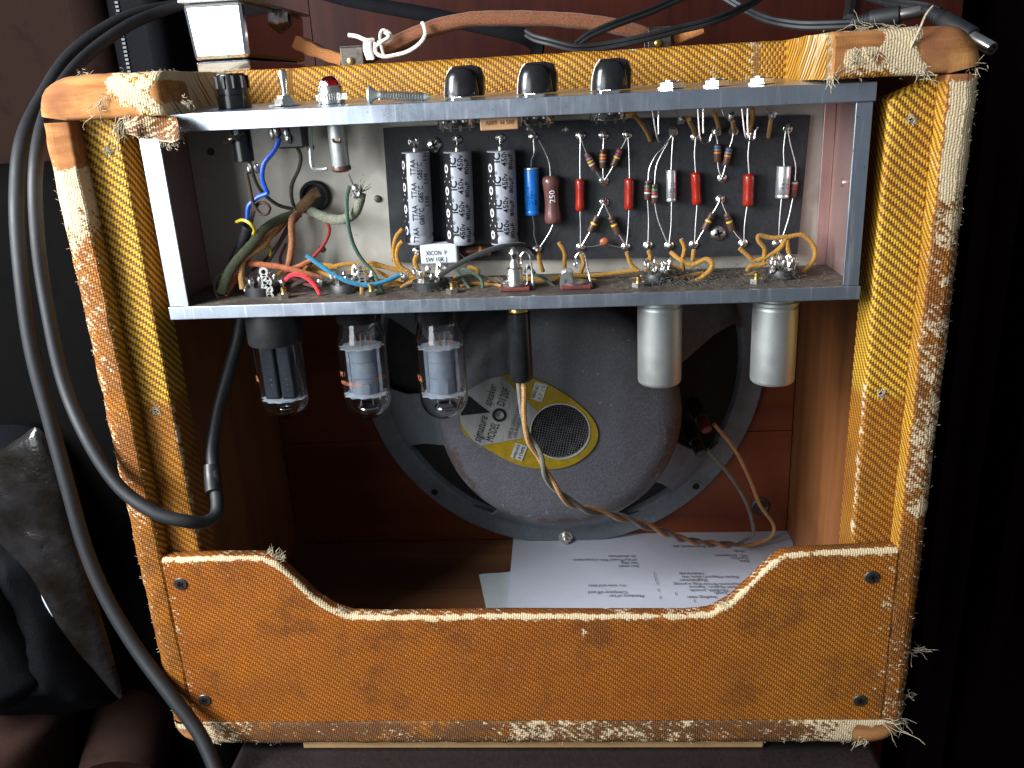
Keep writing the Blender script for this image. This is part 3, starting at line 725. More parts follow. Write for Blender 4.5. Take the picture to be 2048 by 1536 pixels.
# torn flap of cloth hanging over the chassis corner
def flap():
    mb = MB(); uv = []; A = dict(wear=[], bare=[], aged=[], dirt=[], slope=[], period=[]); vs = []
    up = [(248, 240), (275, 232), (305, 232), (335, 233), (352, 234)]; lo = [(252, 270), (285, 280), (312, 284), (345, 290), (363, 282)]
    n = 13; m_ = 25
    for side in (0, 1):
        for i in range(m_):
            t = i / (m_ - 1)
            a = tf([(k / 4, q[0]) for k, q in enumerate(up)], t), tf([(k / 4, q[1]) for k, q in enumerate(up)], t)
            b_ = tf([(k / 4, q[0]) for k, q in enumerate(lo)], t), tf([(k / 4, q[1]) for k, q in enumerate(lo)], t)
            for j in range(n):
                s = j / (n - 1)
                jag = (0.9 + 0.25 * noise.noise(Vector((t * 22, 3, 0)))) if j == n - 1 else 1
                px = a[0] + (b_[0] - a[0]) * s * jag; py = a[1] + (b_[1] - a[1]) * s * jag
                Y = 0.002 - 0.010 * math.sin(s * 1.9) - 0.002 * math.sin(t * 7 + s * 2) + 0.0016 * side
                p = at(px, py, Y); p.y += noise.noise(p * 160) * 0.0014
                vs.append(p); uv.append((t * 0.030, -s * 0.014))
                A['wear'].append(0.46 + 0.3 * (s > 0.85) + 0.12 * (1 - t)); A['bare'].append(0); A['aged'].append(0.8); A['dirt'].append(1.0); A['slope'].append(-0.5); A['period'].append(3.2)
    fs = []
    for side in (0, 1):
        o = side * m_ * n
        fs += [(o + i * n + j, o + i * n + j + 1, o + (i + 1) * n + j + 1, o + (i + 1) * n + j) for i in range(m_ - 1) for j in range(n - 1)]
    k = m_ * n
    for i in range(m_ - 1): fs.append((i * n + n - 1, k + i * n + n - 1, k + (i + 1) * n + n - 1, (i + 1) * n + n - 1)); fs.append((i * n, k + i * n, k + (i + 1) * n, (i + 1) * n))
    mb.add(vs, fs)
    o = mb.build('torn_flap', 'tweed', cab, attrs=A, uv=uv, angle=70); o['label'] = 'torn frayed flap of tweed hanging over the chassis corner'
    return o
fl = flap()
fray('frayed_threads', [(330, 282, -0.007, 0.2, -1, -0.2, 0.004, 20, 0.4, 0.0004), (350, 284, -0.007, 0.4, -0.8, -0.2, 0.004, 20, 0.4, 0.0004), (360, 272, -0.006, 0.8, -0.3, -0.2, 0.003, 14, 0.5, 0.0004), (290, 278, -0.007, 0, -1, -0.2, 0.003, 14, 0.5, 0.0004)], fl)

# leather handle on the top board
HY = 0.125
def strap(name, pts, wd, th, m, parent, jit=0.0):
    P = pxl(pts, HY, 8); mb = MB(); vs = []; fs = []
    N = len(P)
    for i, p in enumerate(P):
        t = (P[min(i + 1, N - 1)] - P[max(i - 1, 0)]).normalized(); up = Vector((0, 1, 0)).cross(t).normalized()
        if up.z < 0: up = -up
        j = 1 + jit * noise.noise(p * 180)
        pr_ = [(-wd, -th * 0.7), (-wd * 0.92, -th), (wd * 0.92, -th), (wd, -th * 0.7), (wd, th * 0.7), (wd * 0.92, th), (-wd * 0.92, th), (-wd, th * 0.7)]
        pr_ = pr_[:2] + [(-wd * 0.98, -th * 0.1)][:0] + pr_[2:]
        for (a, b_) in pr_: vs.append(p + Vector((0, a, 0)) + up * b_ * j)
    n = 8
    for i in range(N - 1):
        for k in range(n): fs.append((i * n + k, i * n + (k + 1) % n, (i + 1) * n + (k + 1) % n, (i + 1) * n + k))
    fs += [tuple(range(n)), tuple((N - 1) * n + k for k in range(n))]
    mb.add(vs, fs); return mb.build(name, m, parent, angle=50)
hs = strap('handle_strap', [(728, 118), (790, 93), (850, 66), (930, 45), (1020, 41), (1120, 44), (1200, 52), (1270, 67), (1320, 82)], 0.0105, 0.0028, 'leather', cab, 0.15)
strap('handle_strap', [(728, 106), (792, 80), (852, 54), (932, 34), (1020, 30), (1120, 33), (1200, 41), (1262, 54), (1310, 72)], 0.0098, 0.0019, 'leather', cab, 0.2)
strap('strap_end', [(597, 84), (620, 96), (650, 108), (690, 121)], 0.0100, 0.0035, 'leather_raw', cab, 0.35)['label'] = 'raw leather end of the handle strap sticking out left'
strap('strap_end', [(1345, 82), (1365, 74), (1385, 67), (1402, 60)], 0.0090, 0.0026, 'leather_raw', cab, 0.3)
for (x0, y0, x1, y1) in ((680, 96, 728, 126), (1296, 58, 1342, 92)):
    a = at(x0, y0, HY - 0.013); b_ = at(x1, y1, HY - 0.013); b_.z = 0.4085
    mb = MB().box((a.x, HY - 0.0135, b_.z), (b_.x, HY - 0.0125, a.z)); mb.box((a.x, HY + 0.0125, b_.z), (b_.x, HY + 0.0135, a.z)); mb.box((a.x, HY - 0.0135, a.z), (b_.x, HY + 0.0135, a.z + 0.001))
    br = mb.build('handle_bracket', 'steel_dark', cab, smooth=False, bev=0.0004)
    c = Vector(((a.x + b_.x) / 2 - 0.001, HY - 0.0137, b_.z + 0.003)); MB().lathe(c, (0, -1, 0), [(0.0022, 0), (0.002, 0.0009), (0.001, 0.0014), (0.0002, 0.0015)], 14).build('rivet', 'brass', br)
# pale strip under the cabinet
ft = MB().box((at(612, 1485, 0.012).x, 0.006, -0.0062), (at(1528, 1485, 0.006).x, 0.030, -0.0006)).build('foot_strip', 'foot', cab, smooth=False, bev=0.0012)

# ================================================================== the chassis
X0, X1 = 0.0455, 0.4117
ZT, ZBt = 0.386, 0.2868
YF, YK = 0.0105, 0.066
ch = thing('amplifier_chassis', 'open metal amplifier chassis full of capacitors, resistors and cloth wires', 'chassis', (0.2286, 0.04, 0.28))
def sh(p): p = Vector(p); p.z -= 0.0072 * (p.x - 0.2286); return p
T = 0.0011
def sheet(name, lo, hi, m, fn=sh): return MB().box(lo, hi, fn).build(name, m, ch, smooth=False, bev=0.00035)
def slope_top(p):
    q = sh(p); q.z += 0.0034 * (p[1] - YF) / (YK - YF); return q
sheet('control_panel', (X0, YF, ZT - T), (X1, YK, ZT), 'zinc', slope_top)
sheet('panel_lip', (X0 + 0.0002, YF - 0.0009, ZT - 0.0087), (X1 + 0.0008, YF + 0.0003, ZT + 0.0003), 'zinc')
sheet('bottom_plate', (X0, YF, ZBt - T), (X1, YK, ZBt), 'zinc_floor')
sheet('bottom_lip', (X0 - 0.0005, YF - 0.0009, ZBt - 0.0072), (X1 + 0.0008, YF + 0.0003, ZBt - 0.0001), 'zinc')
sheet('back_wall', (X0 + T, YK, ZBt - T), (X1 - T, YK + T, ZT + 0.003), 'zinc_in')
sheet('side_wall', (X0, YF + 0.001, ZBt), (X0 + T, YK, ZT - 0.001), 'zinc_side')
sheet('side_wall', (X1 - T, YF + 0.001, ZBt), (X1, YK, ZT - 0.001), 'zinc_side')
sheet('side_flange', (X0 + 0.0001, YF - 0.0001, ZBt + 0.0002), (X0 + 0.0108, YF + T, ZT - 0.0089), 'zinc')
sheet('side_flange', (X1 - 0.0082, YF - 0.0001, ZBt + 0.0002), (X1 - 0.0001, YF + T, ZT - 0.0089), 'zinc')
sheet('corner_angle', (X1 - 0.0075, YK - 0.0012, ZBt), (X1 - 0.0012, YK - 0.0002, ZT - 0.001), 'zinc_side')
p = at(1642, 367, 0.045); p.x = X1 - T; MB().lathe(p, (-1, 0, 0), [(0.0025, 0), (0.002, 0.001), (0.0004, 0.0013)], 14).build('rivet', 'zinc_side', ch)

# circuit board
YBD = 0.0610           # front face of the board
bp = [(766, 256), (900, 250), (1200, 240), (1621, 230), (1595, 508), (1400, 513), (1130, 519), (784, 524)]
board = MB().prism([at(a, b_, YBD) for a, b_ in bp], (0, 0.0022, 0)).build('circuit_board', 'board', ch, smooth=False)
def blob(px, py, r, Y, name, m, parent, lump=0.25, sc=(1, 1, 0.7)):
    p = at(px, py, Y); bm = bmesh.new(); bmesh.ops.create_icosphere(bm, subdivisions=2, radius=r)
    vs = []
    for v in bm.verts:
        k = 1 + lump * noise.noise(v.co * (2.2 / r) + Vector((px, py, 0)))
        vs.append(p + Vector((v.co.x * k * sc[0], v.co.y * k * sc[2], v.co.z * k * sc[1])))
    fs = [tuple(v.index for v in f.verts) for f in bm.faces]; bm.free()
    return MB().add(vs, fs).build(name, m, parent)
def eyelet(px, py, k=1.0):
    p = at(px, py, YBD)
    e = MB().lathe(p, (0, -1, 0), [(0.0026 * k, -0.0005), (0.0026 * k, 0.0006), (0.0019 * k, 0.0011), (0.0014 * k, 0.0007)], 16, True, True).build('eyelet', 'nickel', board)
    blob(px + random.uniform(-1, 1), py + random.uniform(-1, 1), 0.0018 * k, YBD - 0.0012, 'solder_joint', 'solder', ch, 0.5)
ey = [cC(108, 175), cC(267, 175), cC(432, 170), cC(270, 492), cC(272, 640), cC(110, 952), cC(420, 950), cC(575, 940), cC(722, 940), cC(752, 150), cC(892, 935), cC(1090, 472), cC(1078, 620), cC(1235, 925),
      cC(1470, 928), cC(1545, 130), cC(905, 185), cC(1050, 150), cC(1170, 145), cC(1290, 165), cB(232, 232), cB(565, 215), cB(880, 205), cB(1120, 195), cB(270, 1035), cB(1150, 1018)]
for q in ey: eyelet(*q)
def pan_screw(px, py, r=0.0042):
    p = at(px, py, YBD); s = MB().lathe(p, (0, -1, 0), [(r, 0), (r, 0.0008), (r * 0.8, 0.0017), (r * 0.3, 0.0021), (0.0001, 0.0021)], 20, True, False).build('board_screw', 'nickel', board)
    c = MB()
    for a in (0.3, 0.3 + PI / 2):
        d = Vector((math.cos(a), 0, math.sin(a))) * r * 0.55; q = Vector((-d.z, 0, d.x)) * 0.26; o = p + Vector((0, -0.0024, 0))
        c.prism([o + d + q, o - d + q, o - d - q, o + d - q], (0, 0.0012, 0))
    c.build('screw_slot', 'ink', ch, smooth=False)
pan_screw(*cB(395, 255)); pan_screw(*cC(1062, 855))

def leads(pts_list, parent, Y=YBD - 0.0035, r=0.00027):
    for pts in pts_list: MB().tube(pxl(pts, Y, 6), r, 6).build('lead', 'lead', parent)
def axial(name, a, b_, r, prof, m, Y, parent=ch, n=24):
    """body of revolution between two photo points; prof in fractions (radius, length)"""
    p0 = at(*a, Y); p1 = at(*b_, Y); L = (p1 - p0).length
    o = MB().lathe(p0, p1 - p0, [(r * q, L * h) for q, h in prof], n).build(name, m, parent)
    return o, p0, p1, L
CAN = [(0.80, 0.0), (0.96, 0.004), (1.0, 0.018), (1.0, 0.86), (0.93, 0.885), (0.93, 0.90), (1.0, 0.925), (1.0, 0.975), (0.93, 0.995), (0.75, 1.0)]

# three big filter capacitors
YC = YBD - 0.0088
def big_cap(a, b_, kind, label):
    r = 0.0079
    o, p0, p1, L = axial('filter_capacitor', a, b_, r, CAN, 'cap_grey', YC)
    o['label'] = label
    ax = (p1 - p0).normalized(); up = -ax
    side = Vector((1, 0, 0)); side = (side - ax * side.dot(ax)).normalized(); fr = ax.cross(side)
    if fr.y > 0: fr = -fr
    def cy(rad):
        def f(aa, th): return p1 + up * aa + side * (rad * math.sin(th)) + fr * (rad * math.cos(th))
        return f
    # polarity stripe
    def patch(name, a0, a1, t0, t1, rad, m, n=10):
        g = cy(rad); mb = MB(); vs = []; fs = []
        for i in range(n + 1):
            t = t0 + (t1 - t0) * i / n
            vs += [g(a0, t), g(a1, t)]
        for i in range(n): fs.append((2 * i, 2 * i + 1, 2 * i + 3, 2 * i + 2))
        return mb.add(vs, fs).build(name, m, o, recalc=False)
    tS = -0.42 if kind != 'TT' else -0.58
    patch('polarity_stripe', L * 0.025, L * 0.985, -1.75, tS, r * 1.008, 'ink')
    g = cy(r * 1.014)
    tm = (-1.35 + tS) / 2 + 0.06
    for k in range(5):
        aa = L * (0.12 + 0.235 * k + (0.04 if kind == 'TT' else 0.0))
        if aa > L * 0.96: continue
        mb = MB(); vs = []; fs = []; n = 20
        for i in range(n):
            t = 2 * PI * i / n
            for q in (1.0, 0.55): vs.append(g(aa + 0.0024 * math.sin(t) * q, tm + 0.19 * math.cos(t) * q))
        for i in range(n): j = (i + 1) % n; fs.append((2 * i, 2 * i + 1, 2 * j + 1, 2 * j))
        mb.add(vs, fs).build('polarity_mark', 'white_ink', o, recalc=False)
        mb = MB(); c = aa + L * 0.117
        if c + 0.002 < L * 0.98:
            for s_ in (-1, 1):
                vs = [g(c + 0.0020, tm - 0.02 * s_), g(c + 0.0027, tm - 0.02 * s_), g(c - 0.0009, tm + 0.30 * s_), g(c - 0.0016, tm + 0.30 * s_)]
                mb.add(vs, [(0, 1, 2, 3)])
            mb.build('polarity_mark', 'white_ink', o, recalc=False)
    rows = ((0.10, 'TTAA', 0.0042, 0.0), (0.56, 'G85°C', 0.0040, 0.01), (1.02, '110', 0.0038, 0.02)) if kind == 'TT' else ((-0.02, 'iC', 0.0052, 0.0), (0.44, '450v', 0.0042, -0.002), (0.90, '80µF', 0.0038, -0.004))
    for (th, s_, sz, off) in rows:
        for k in range(-1, 4):
            a0 = L * (0.095 + 0.242 * k + (0.18 if kind == 'TT' else 0.02 if kind == 'a' else 0.06)) + off
            f = lambda aa, bb, a0=a0, th=th: (cy(r * 1.015))(min(max(a0 + aa * 1.0, 0.0006), L - 0.0006), th - bb / r)
            wd = {'TTAA': 0.0086, 'G85°C': 0.0092, '110': 0.0055, 'iC': 0.0052, '450v': 0.0088, '80µF': 0.0086}[s_]
            if a0 < -wd * 0.6 or a0 > L - wd * 0.35: continue
            text('lettering', s_, sz, f, 'ink', o, width=wd, bold=0.00016 if s_ == 'iC' else 0.00005)
            if s_ == 'iC': text('lettering', '®', 0.0032, (lambda aa, bb, a0=a0, th=th: (cy(r * 1.015))(min(a0 + 0.0060 + aa, L - 0.0006), th - 0.22 - bb / r)), 'ink', o, width=0.0023)
    t = at(a[0], a[1] - 2, YC); MB().lathe(p0, up, [(0.0015, -0.0005), (0.0016, 0.001), (0.0012, 0.0026), (0.0005, 0.0032)], 12).build('lead_weld', 'solder', o)
    return o
c1 = big_cap((830.5, 303), (840, 487), 'TT', 'grey filter capacitor lettered TTAA, leftmost of three')
c2 = big_cap((914.5, 302), (922, 488), 'a', 'grey 450v filter capacitor, middle of three')
c3 = big_cap((1001.5, 300), (1009, 488), 'b', 'grey 450v filter capacitor, rightmost of three')
leads([[(830, 299), (828, 288), (824, 282)]], c1, YC); leads([[(914, 298), (914, 288), (913, 280)]], c2, YC); leads([[(1001, 297), (1000, 288), (1000, 276)]], c3, YC)

# blue cap, brown dog-bone resistor
cb, p0, p1, L = axial('blue_capacitor', (1062.5, 336), (1065, 430), 0.0042, CAN, 'cap_blue', YBD - 0.0046)
MB().lathe(p0, (p1 - p0), [(0.0037, -0.0003), (0.0041, -0.0001), (0.0042, 0.0004)], 20).build('end_seal', 'cap_silver', cb)
ax = (p1 - p0).normalized(); sd = Vector((1, 0, 0)); sd = (sd - ax * sd.dot(ax)).normalized(); fr = ax.cross(sd); fr = fr if fr.y < 0 else -fr
for k, s_ in enumerate(('220-16', 'uF 50V', '85 C')):
    text('lettering', s_, 0.0019, (lambda a, b_, k=k, p1=p1, ax=ax, sd=sd, fr=fr: p1 - ax * (0.006 + a) + sd * (0.00425 * math.sin(-0.35 + 0.5 * k - b_ / 0.0042)) + fr * (0.00425 * math.cos(-0.35 + 0.5 * k - b_ / 0.0042))), 'ink', cb, width=0.010 - 0.002 * k)
leads([[(1062, 336), (1063, 320), (1068, 305), (1067, 278)], [(1065, 430), (1068, 455), (1068, 470), (1074, 492)]], cb)
DOG = [(0.45, 0.0), (0.80, 0.02), (0.97, 0.06), (1.0, 0.14), (0.93, 0.24), (0.86, 0.36), (0.85, 0.5), (0.86, 0.64), (0.93, 0.76), (1.0, 0.86), (0.97, 0.94), (0.80, 0.98), (0.45, 1.0)]
br_, p0, p1, L = axial('brown_resistor', (1101, 351), (1107, 448), 0.0049, DOG, 'res_brown_big', YBD - 0.0052)
ax = (p1 - p0).normalized(); sd = Vector((1, 0, 0)); sd = (sd - ax * sd.dot(ax)).normalized(); fr = ax.cross(sd); fr = fr if fr.y < 0 else -fr
text('lettering', '250', 0.0046, (lambda a, b_: p1 - ax * (L * 0.46 + a) + sd * (0.00435 * math.sin(0.42 - b_ / 0.0045)) + fr * (0.0045 * math.cos(0.42 - b_ / 0.0045))), 'white_ink', br_, width=0.0068)
leads([[(1101, 352), (1098, 325), (1088, 300), (1077, 280)], [(1107, 447), (1097, 468), (1080, 494)]], br_)

# red coupling capacitors
RED = [(0.35, 0.0), (0.72, 0.012), (0.93, 0.05), (1.0, 0.12), (0.97, 0.35), (0.93, 0.55), (0.97, 0.75), (1.0, 0.88), (0.93, 0.955), (0.7, 0.988), (0.35, 1.0)]
for (a, b_, r, l1, l2, lab) in (
        ((1160, 357), (1160, 422), 0.0026, [(1160, 358), (1160, 310), (1161, 274)], [(1160, 421), (1161, 460), (1161, 492)], 'red dipped capacitor, first from the left'),
        ((1259, 356), (1258, 420), 0.0027, [(1259, 357), (1258, 310), (1256, 275)], [(1258, 419), (1256, 460), (1253, 490)], 'red dipped capacitor, second from the left'),
        ((1391, 344), (1394, 410), 0.0027, [(1391, 345), (1389, 310), (1391, 276)], [(1394, 409), (1391, 450), (1389, 486)], 'red dipped capacitor, third from the left'),
        ((1498, 347), (1496, 413), 0.0031, [(1498, 348), (1496, 310), (1500, 270)], [(1494, 412), (1489, 450), (1488, 484)], 'red dipped capacitor, rightmost')):
    o, *_ = axial('red_capacitor', a, b_, r, RED, 'cap_red', YBD - 0.0040); o['label'] = lab; leads([l1, l2], o)
# silver cathode capacitors
for (a, b_, r, ls, lab, tx) in (
        ((1342.5, 340), (1342.5, 403), 0.0028, [[(1342, 341), (1344, 300), (1347, 264)], [(1343, 402), (1342, 450), (1338, 488)]], 'small silver can capacitor beside two striped resistors', '25-25'),
        ((1568, 332), (1564, 396), 0.0038, [[(1568, 333), (1567, 300), (1571, 262)], [(1563, 396), (1559, 440), (1557, 480)]], 'larger silver can capacitor at the right end of the board', 'CDE')):
    o, p0, p1, L = axial('silver_capacitor', a, b_, r, CAN, 'cap_silver', YBD - 0.0044); o['label'] = lab; leads(ls, o)
    ax = (p1 - p0).normalized(); sd = Vector((1, 0, 0)); sd = (sd - ax * sd.dot(ax)).normalized(); fr = ax.cross(sd); fr = fr if fr.y < 0 else -fr
    for k in range(2):
        text('lettering', (tx, '4 8 V')[k] if tx == 'CDE' else ('25 uF', tx)[k], r * 0.55, (lambda a_, b2, k=k, p1=p1, ax=ax, sd=sd, fr=fr, r=r: p1 - ax * (0.005 + a_) + sd * (r * 1.02 * math.sin(0.7 - 0.75 * k - b2 / r)) + fr * (r * 1.02 * math.cos(0.7 - 0.75 * k - b2 / r))), 'ink', o, width=0.006)
# carbon resistors
def resistor(a, b_, bands, l1=None, l2=None, r=0.00185, Y=YBD - 0.0034):
    o, p0, p1, L = axial('resistor', a, b_, r, [(0.85, 0), (1, 0.05), (1, 0.95), (0.85, 1)], 'res', Y, n=14)
    ax = (p1 - p0)
    for k, c in enumerate(bands):
        t = 0.10 + 0.165 * k if len(bands) > 2 else 0.4 + 0.2 * k
        MB().lathe(p0, ax, [(r * 1.015, L * t), (r * 1.03, L * (t + 0.01)), (r * 1.03, L * (t + 0.085)), (r * 1.015, L * (t + 0.095))], 14, False, False).build('colour_band', 'b_' + c, o)
    leads([q for q in (l1, l2) if q], o, Y)
R_ = resistor
R_((1173, 306), (1190, 341), ('purple', 'grey', 'yellow', 'silver'), [(1173, 307), (1166, 290), (1162, 276)], [(1190, 340), (1196, 350), (1203, 360)])
R_((1206, 298), (1206, 336), ('dark', 'orange', 'orange', 'grey'), [(1206, 299), (1207, 285), (1207, 275)], [(1206, 335), (1206, 345), (1207, 358)])
R_((1241, 298), (1226, 333), ('red', 'purple', 'yellow'), [(1241, 299), (1248, 287), (1254, 274)], [(1226, 332), (1219, 345), (1209, 360)])
R_((1195, 432), (1180, 464), ('dark', 'dark', 'yellow'), [(1195, 433), (1201, 420), (1207, 408)], [(1180, 463), (1172, 477), (1163, 492)])
R_((1221, 433), (1236, 468), ('dark', 'dark', 'yellow'), [(1221, 434), (1214, 420), (1209, 408)], [(1236, 467), (1243, 478), (1250, 490)])
R_((1296, 361), (1295, 399), ('dark', 'green', 'red', 'silver'), [(1296, 362), (1299, 336), (1312, 310), (1326, 296), (1342, 272)], [(1295, 398), (1297, 440), (1296, 486)])
R_((1309, 368), (1309, 406), ('dark', 'green', 'red', 'silver'), [(1309, 369), (1312, 335), (1322, 310), (1336, 285), (1345, 268)], [(1309, 405), (1316, 440), (1334, 486)])
R_((1435, 288), (1435, 324), ('blue', 'grey', 'orange'), [(1435, 289), (1434, 280), (1431, 268)], [(1435, 323), (1437, 340), (1441, 352)])
R_((1459, 294), (1451, 331), ('blue', 'grey', 'orange'), [(1459, 295), (1464, 280), (1467, 264)], [(1451, 330), (1447, 345), (1444, 354)])
R_((1425, 426), (1408, 460), ('dark', 'dark', 'yellow'), [(1425, 427), (1432, 415), (1439, 402)], [(1408, 459), (1400, 472), (1392, 487)])
R_((1453, 427), (1465, 461), ('dark', 'dark', 'yellow'), [(1453, 428), (1447, 415), (1443, 403)], [(1465, 460), (1474, 472), (1485, 484)])
R_((1590, 361), (1586, 396), ('silver', 'red', 'red'), [(1590, 362), (1591, 330), (1581, 290), (1576, 262)], [(1586, 395), (1576, 440), (1562, 482)], 0.0017)
# large brown resistor with an orange band behind the wire-wound block
o, p0, p1, L = axial('carbon_resistor', (921, 503), (983, 502), 0.0031, [(0.9, 0), (1, 0.04), (1, 0.96), (0.9, 1)], 'res', YBD - 0.004)
MB().lathe(p0, p1 - p0, [(0.00315, L * 0.60), (0.0032, L * 0.61), (0.0032, L * 0.68), (0.00315, L * 0.69)], 16, False, False).build('colour_band', 'b_orange', o)
# white wire-wound resistor
a = at(839, 490, YBD - 0.016); b_ = at(916, 526, YBD - 0.016)
wb = MB().box((a.x, a.y, b_.z), (b_.x, a.y + 0.010, a.z)).build('wirewound_resistor', 'white_block', ch, smooth=False, bev=0.0009)
wb['label'] = 'white ceramic block resistor lettered XICON'
for s_, yy, wd in (('XICON  P', 511, 0.0118), ('5W 10K J', 524, 0.0119)):
    o0 = at(852, yy, a.y - 0.00025); text('lettering', s_, 0.0042, (lambda x, z, o0=o0: o0 + Vector((x, 0, z * 0.85))), 'ink', wb, width=wd)
leads([[(838, 508), (832, 510), (832, 504)], [(917, 506), (925, 512), (934, 522)]], wb, YBD - 0.012)
# ceramic disc and moulded capacitor
dk = blob(1209, 483, 0.0029, YBD - 0.004, 'disc_capacitor', 'disc', ch, 0.1, (1, 0.8, 0.45)); leads([[(1163, 494), (1185, 493), (1203, 489)], [(1214, 488), (1232, 493), (1250, 495)]], dk)
a = at(959, 233, 0.018); b_ = at(1037, 258, 0.018)
pc = MB().box((a.x, a.y, b_.z), (b_.x, a.y + 0.008, a.z)).build('moulded_capacitor', 'peach', ch, smooth=False, bev=0.0006); pc['label'] = 'peach moulded capacitor hanging below the control panel'
o0 = at(1030, 239, a.y - 0.0002); text('lettering', '.005 M  600V', 0.0030, lambda x, z: o0 + Vector((-x, 0, -z)), 'res', pc, width=0.0150)
leads([[(959, 245), (948, 243), (940, 246)], [(1037, 245), (1050, 244), (1062, 258), (1070, 268)]], pc, 0.034)

# potentiometers, jacks and other parts hanging from the control panel
def pot(px, py, wpx):
    c = at(px, py, 0.040); r = wpx / 2 * mpp(c); z1 = slope_top((c.x, 0.040, ZT)).z - T
    o = MB().lathe((c.x, 0.040, z1), (0, 0, -1), [(r, 0), (r, z1 - c.z - 0.0008), (r * 0.94, z1 - c.z), (r * 0.2, z1 - c.z)], 28).build('potentiometer', 'nickel', ch)
    for k in (-1, 0, 1):
        q = Vector((c.x + k * r * 0.5, 0.040 - r * 0.9, c.z + 0.004)); MB().box(q - Vector((0.0012, 0.0042, 0.0004)), q + Vector((0.0012, 0.002, 0.0004))).build('solder_lug', 'solder', o, smooth=False)
        MB().lathe(q + Vector((0, -0.003, 0.0002)), (0, 0, 1), [(0.0016, -0.001), (0.0017, 0), (0.0008, 0.0012)], 10).build('solder_joint', 'solder', o)
    for k in range(4):
        t = -2.3 + k * 0.5; q = Vector((c.x + r * math.cos(t), 0.040 + r * math.sin(t), c.z)); MB().box(q - Vector((0.0007, 0.0005, 0.0014)), q + Vector((0.0007, 0.0005, 0.0016))).build('can_tab', 'steel_dark', o, smooth=False)
pot(915, 256, 78); pot(1072, 249, 74); pot(1218, 240, 78)
def bent(pts, Y, r=0.00045, m='nickel', parent=ch, name='spring_contact'): return MB().tube(pxl(pts, Y, 6), r, 6).build(name, m, parent)
for q in ([cC(605, -10), cC(630, 150), cC(655, 225), cC(690, 238), cC(728, 200), cC(750, 150)], [cC(650, -10), cC(648, 90), cC(650, 168)],
          [cC(922, -10), cC(935, 180), cC(960, 232), cC(1000, 222), cC(1020, 165), cC(1050, 150)], [cC(960, -10), cC(958, 90), cC(960, 160)],
          [cC(1228, -10), cC(1248, 170), cC(1275, 212), cC(1312, 200), cC(1320, 150), cC(1340, 118)], [cC(1268, -10), cC(1266, 100), cC(1272, 190)],
          [cC(1400, -5), cC(1420, 40), cC(1450, 50), cC(1470, 20)], [cC(1090, -5), cC(1110, 50), cC(1150, 60), cC(1180, 20)], [cC(760, 0), cC(790, 60), cC(820, 80), cC(850, 40)]): bent(q, 0.042)
for px, py in (cC(700, -20), cC(1045, -30), cC(1330, -40)):
    c = at(px, py, 0.040); MB().lathe((c.x, 0.040, slope_top((c.x, 0.04, ZT)).z - T), (0, 0, -1), [(0.0078, 0), (0.0078, 0.0016), (0.0060, 0.0018), (0.0055, 0.006), (0.004, 0.0062)], 22).build('input_jack', 'fibre_red', ch)
for px, py, r in ((*cC(805, 70), .0022), (*cC(1150, 50), .0020), (*cC(1440, 40), .0020), (*cC(745, 150), .0022), (*cC(1050, 150), .0018), (1170 - 40, 262 - 2, .0016), (963 - 25, 246, .0022), (1058, 258, .0018), (835, 282, .0017)): blob(px, py, r, 0.042, 'solder_joint', 'solder', ch, 0.7, (1, 1, 0.9))

# fuse holder, switch, pilot lamp: below the panel
def panel_z(x, Y=0.036): return slope_top((x, Y, ZT)).z
def top_part(px, Y=0.036): return at(px, 205, Y).x
def revolve(name, x, Y, z, prof, m, parent=ch, n=28, dn=False): return MB().lathe((x, Y, z), (0, 0, -1 if dn else 1), prof, n).build(name, m, parent)
YP = 0.036
x = at(471, 215, YP).x; z = panel_z(x)
fh = revolve('fuse_holder', x, YP, z, [(0.0086, 0), (0.0085, 0.006), (0.0076, 0.0062), (0.0076, 0.0066), (0.0082, 0.0068), (0.0080, 0.0130), (0.0074, 0.0166), (0.0066, 0.0172), (0.001, 0.0173)], 'black')
for k in range(10):
    t = 2 * PI * k / 10 - 1.75
    q = Vector((x + 0.0080 * math.cos(t), YP + 0.0080 * math.sin(t), z + 0.0095)); MB().box(q - Vector((0.0009, 0.0009, 0)), q + Vector((0.0009, 0.0009, 0.0066))).build('grip_rib', 'black', fh, smooth=False, bev=0.0004)
revolve('fuse_holder_body', x + 0.0008, YP, z - T, [(0.0062, 0), (0.0062, 0.006), (0.0052, 0.0065), (0.0052, z - at(480, 318, YP).z), (0.0040, z - at(480, 320, YP).z)], 'black', fh, dn=True)
for px, py in (cA(345, 480), cA(398, 475), cA(215, 270), cA(285, 240)): blob(px, py, 0.0021, 0.033, 'solder_joint', 'solder', fh, 0.8, (0.7, 1.3, 0.7))
bent([cA(165, 300), cA(215, 285), cA(255, 255), cA(305, 232)], 0.030, 0.0008, 'nickel', fh, 'solder_lug'); bent([cA(180, 260), cA(235, 262), cA(265, 285)], 0.030, 0.0007, 'nickel', fh, 'solder_lug')
x = at(572, 206, YP).x; z = panel_z(x)
sw = revolve('toggle_switch', x, YP, z, [(0.0092, 0), (0.0092, 0.0008), (0.0060, 0.0009), (0.0060, 0.0034), (0.0045, 0.0036), (0.0040, 0.0052), (0.0018, 0.0056)], 'nickel', n=6)
MB().lathe((x, YP, z + 0.005), (0.02, 0, 1), [(0.0015, 0), (0.0019, 0.004), (0.0026, 0.0085), (0.0027, 0.0105), (0.0021, 0.0124), (0.0008, 0.0130)], 18).build('switch_lever', 'nickel', sw)
MB().box((x - 0.0055, YP - 0.006, at(580, 296, YP).z), (x + 0.0085, YP + 0.010, z - T - 0.0002)).build('switch_body', 'bakelite', sw, smooth=False, bev=0.001)
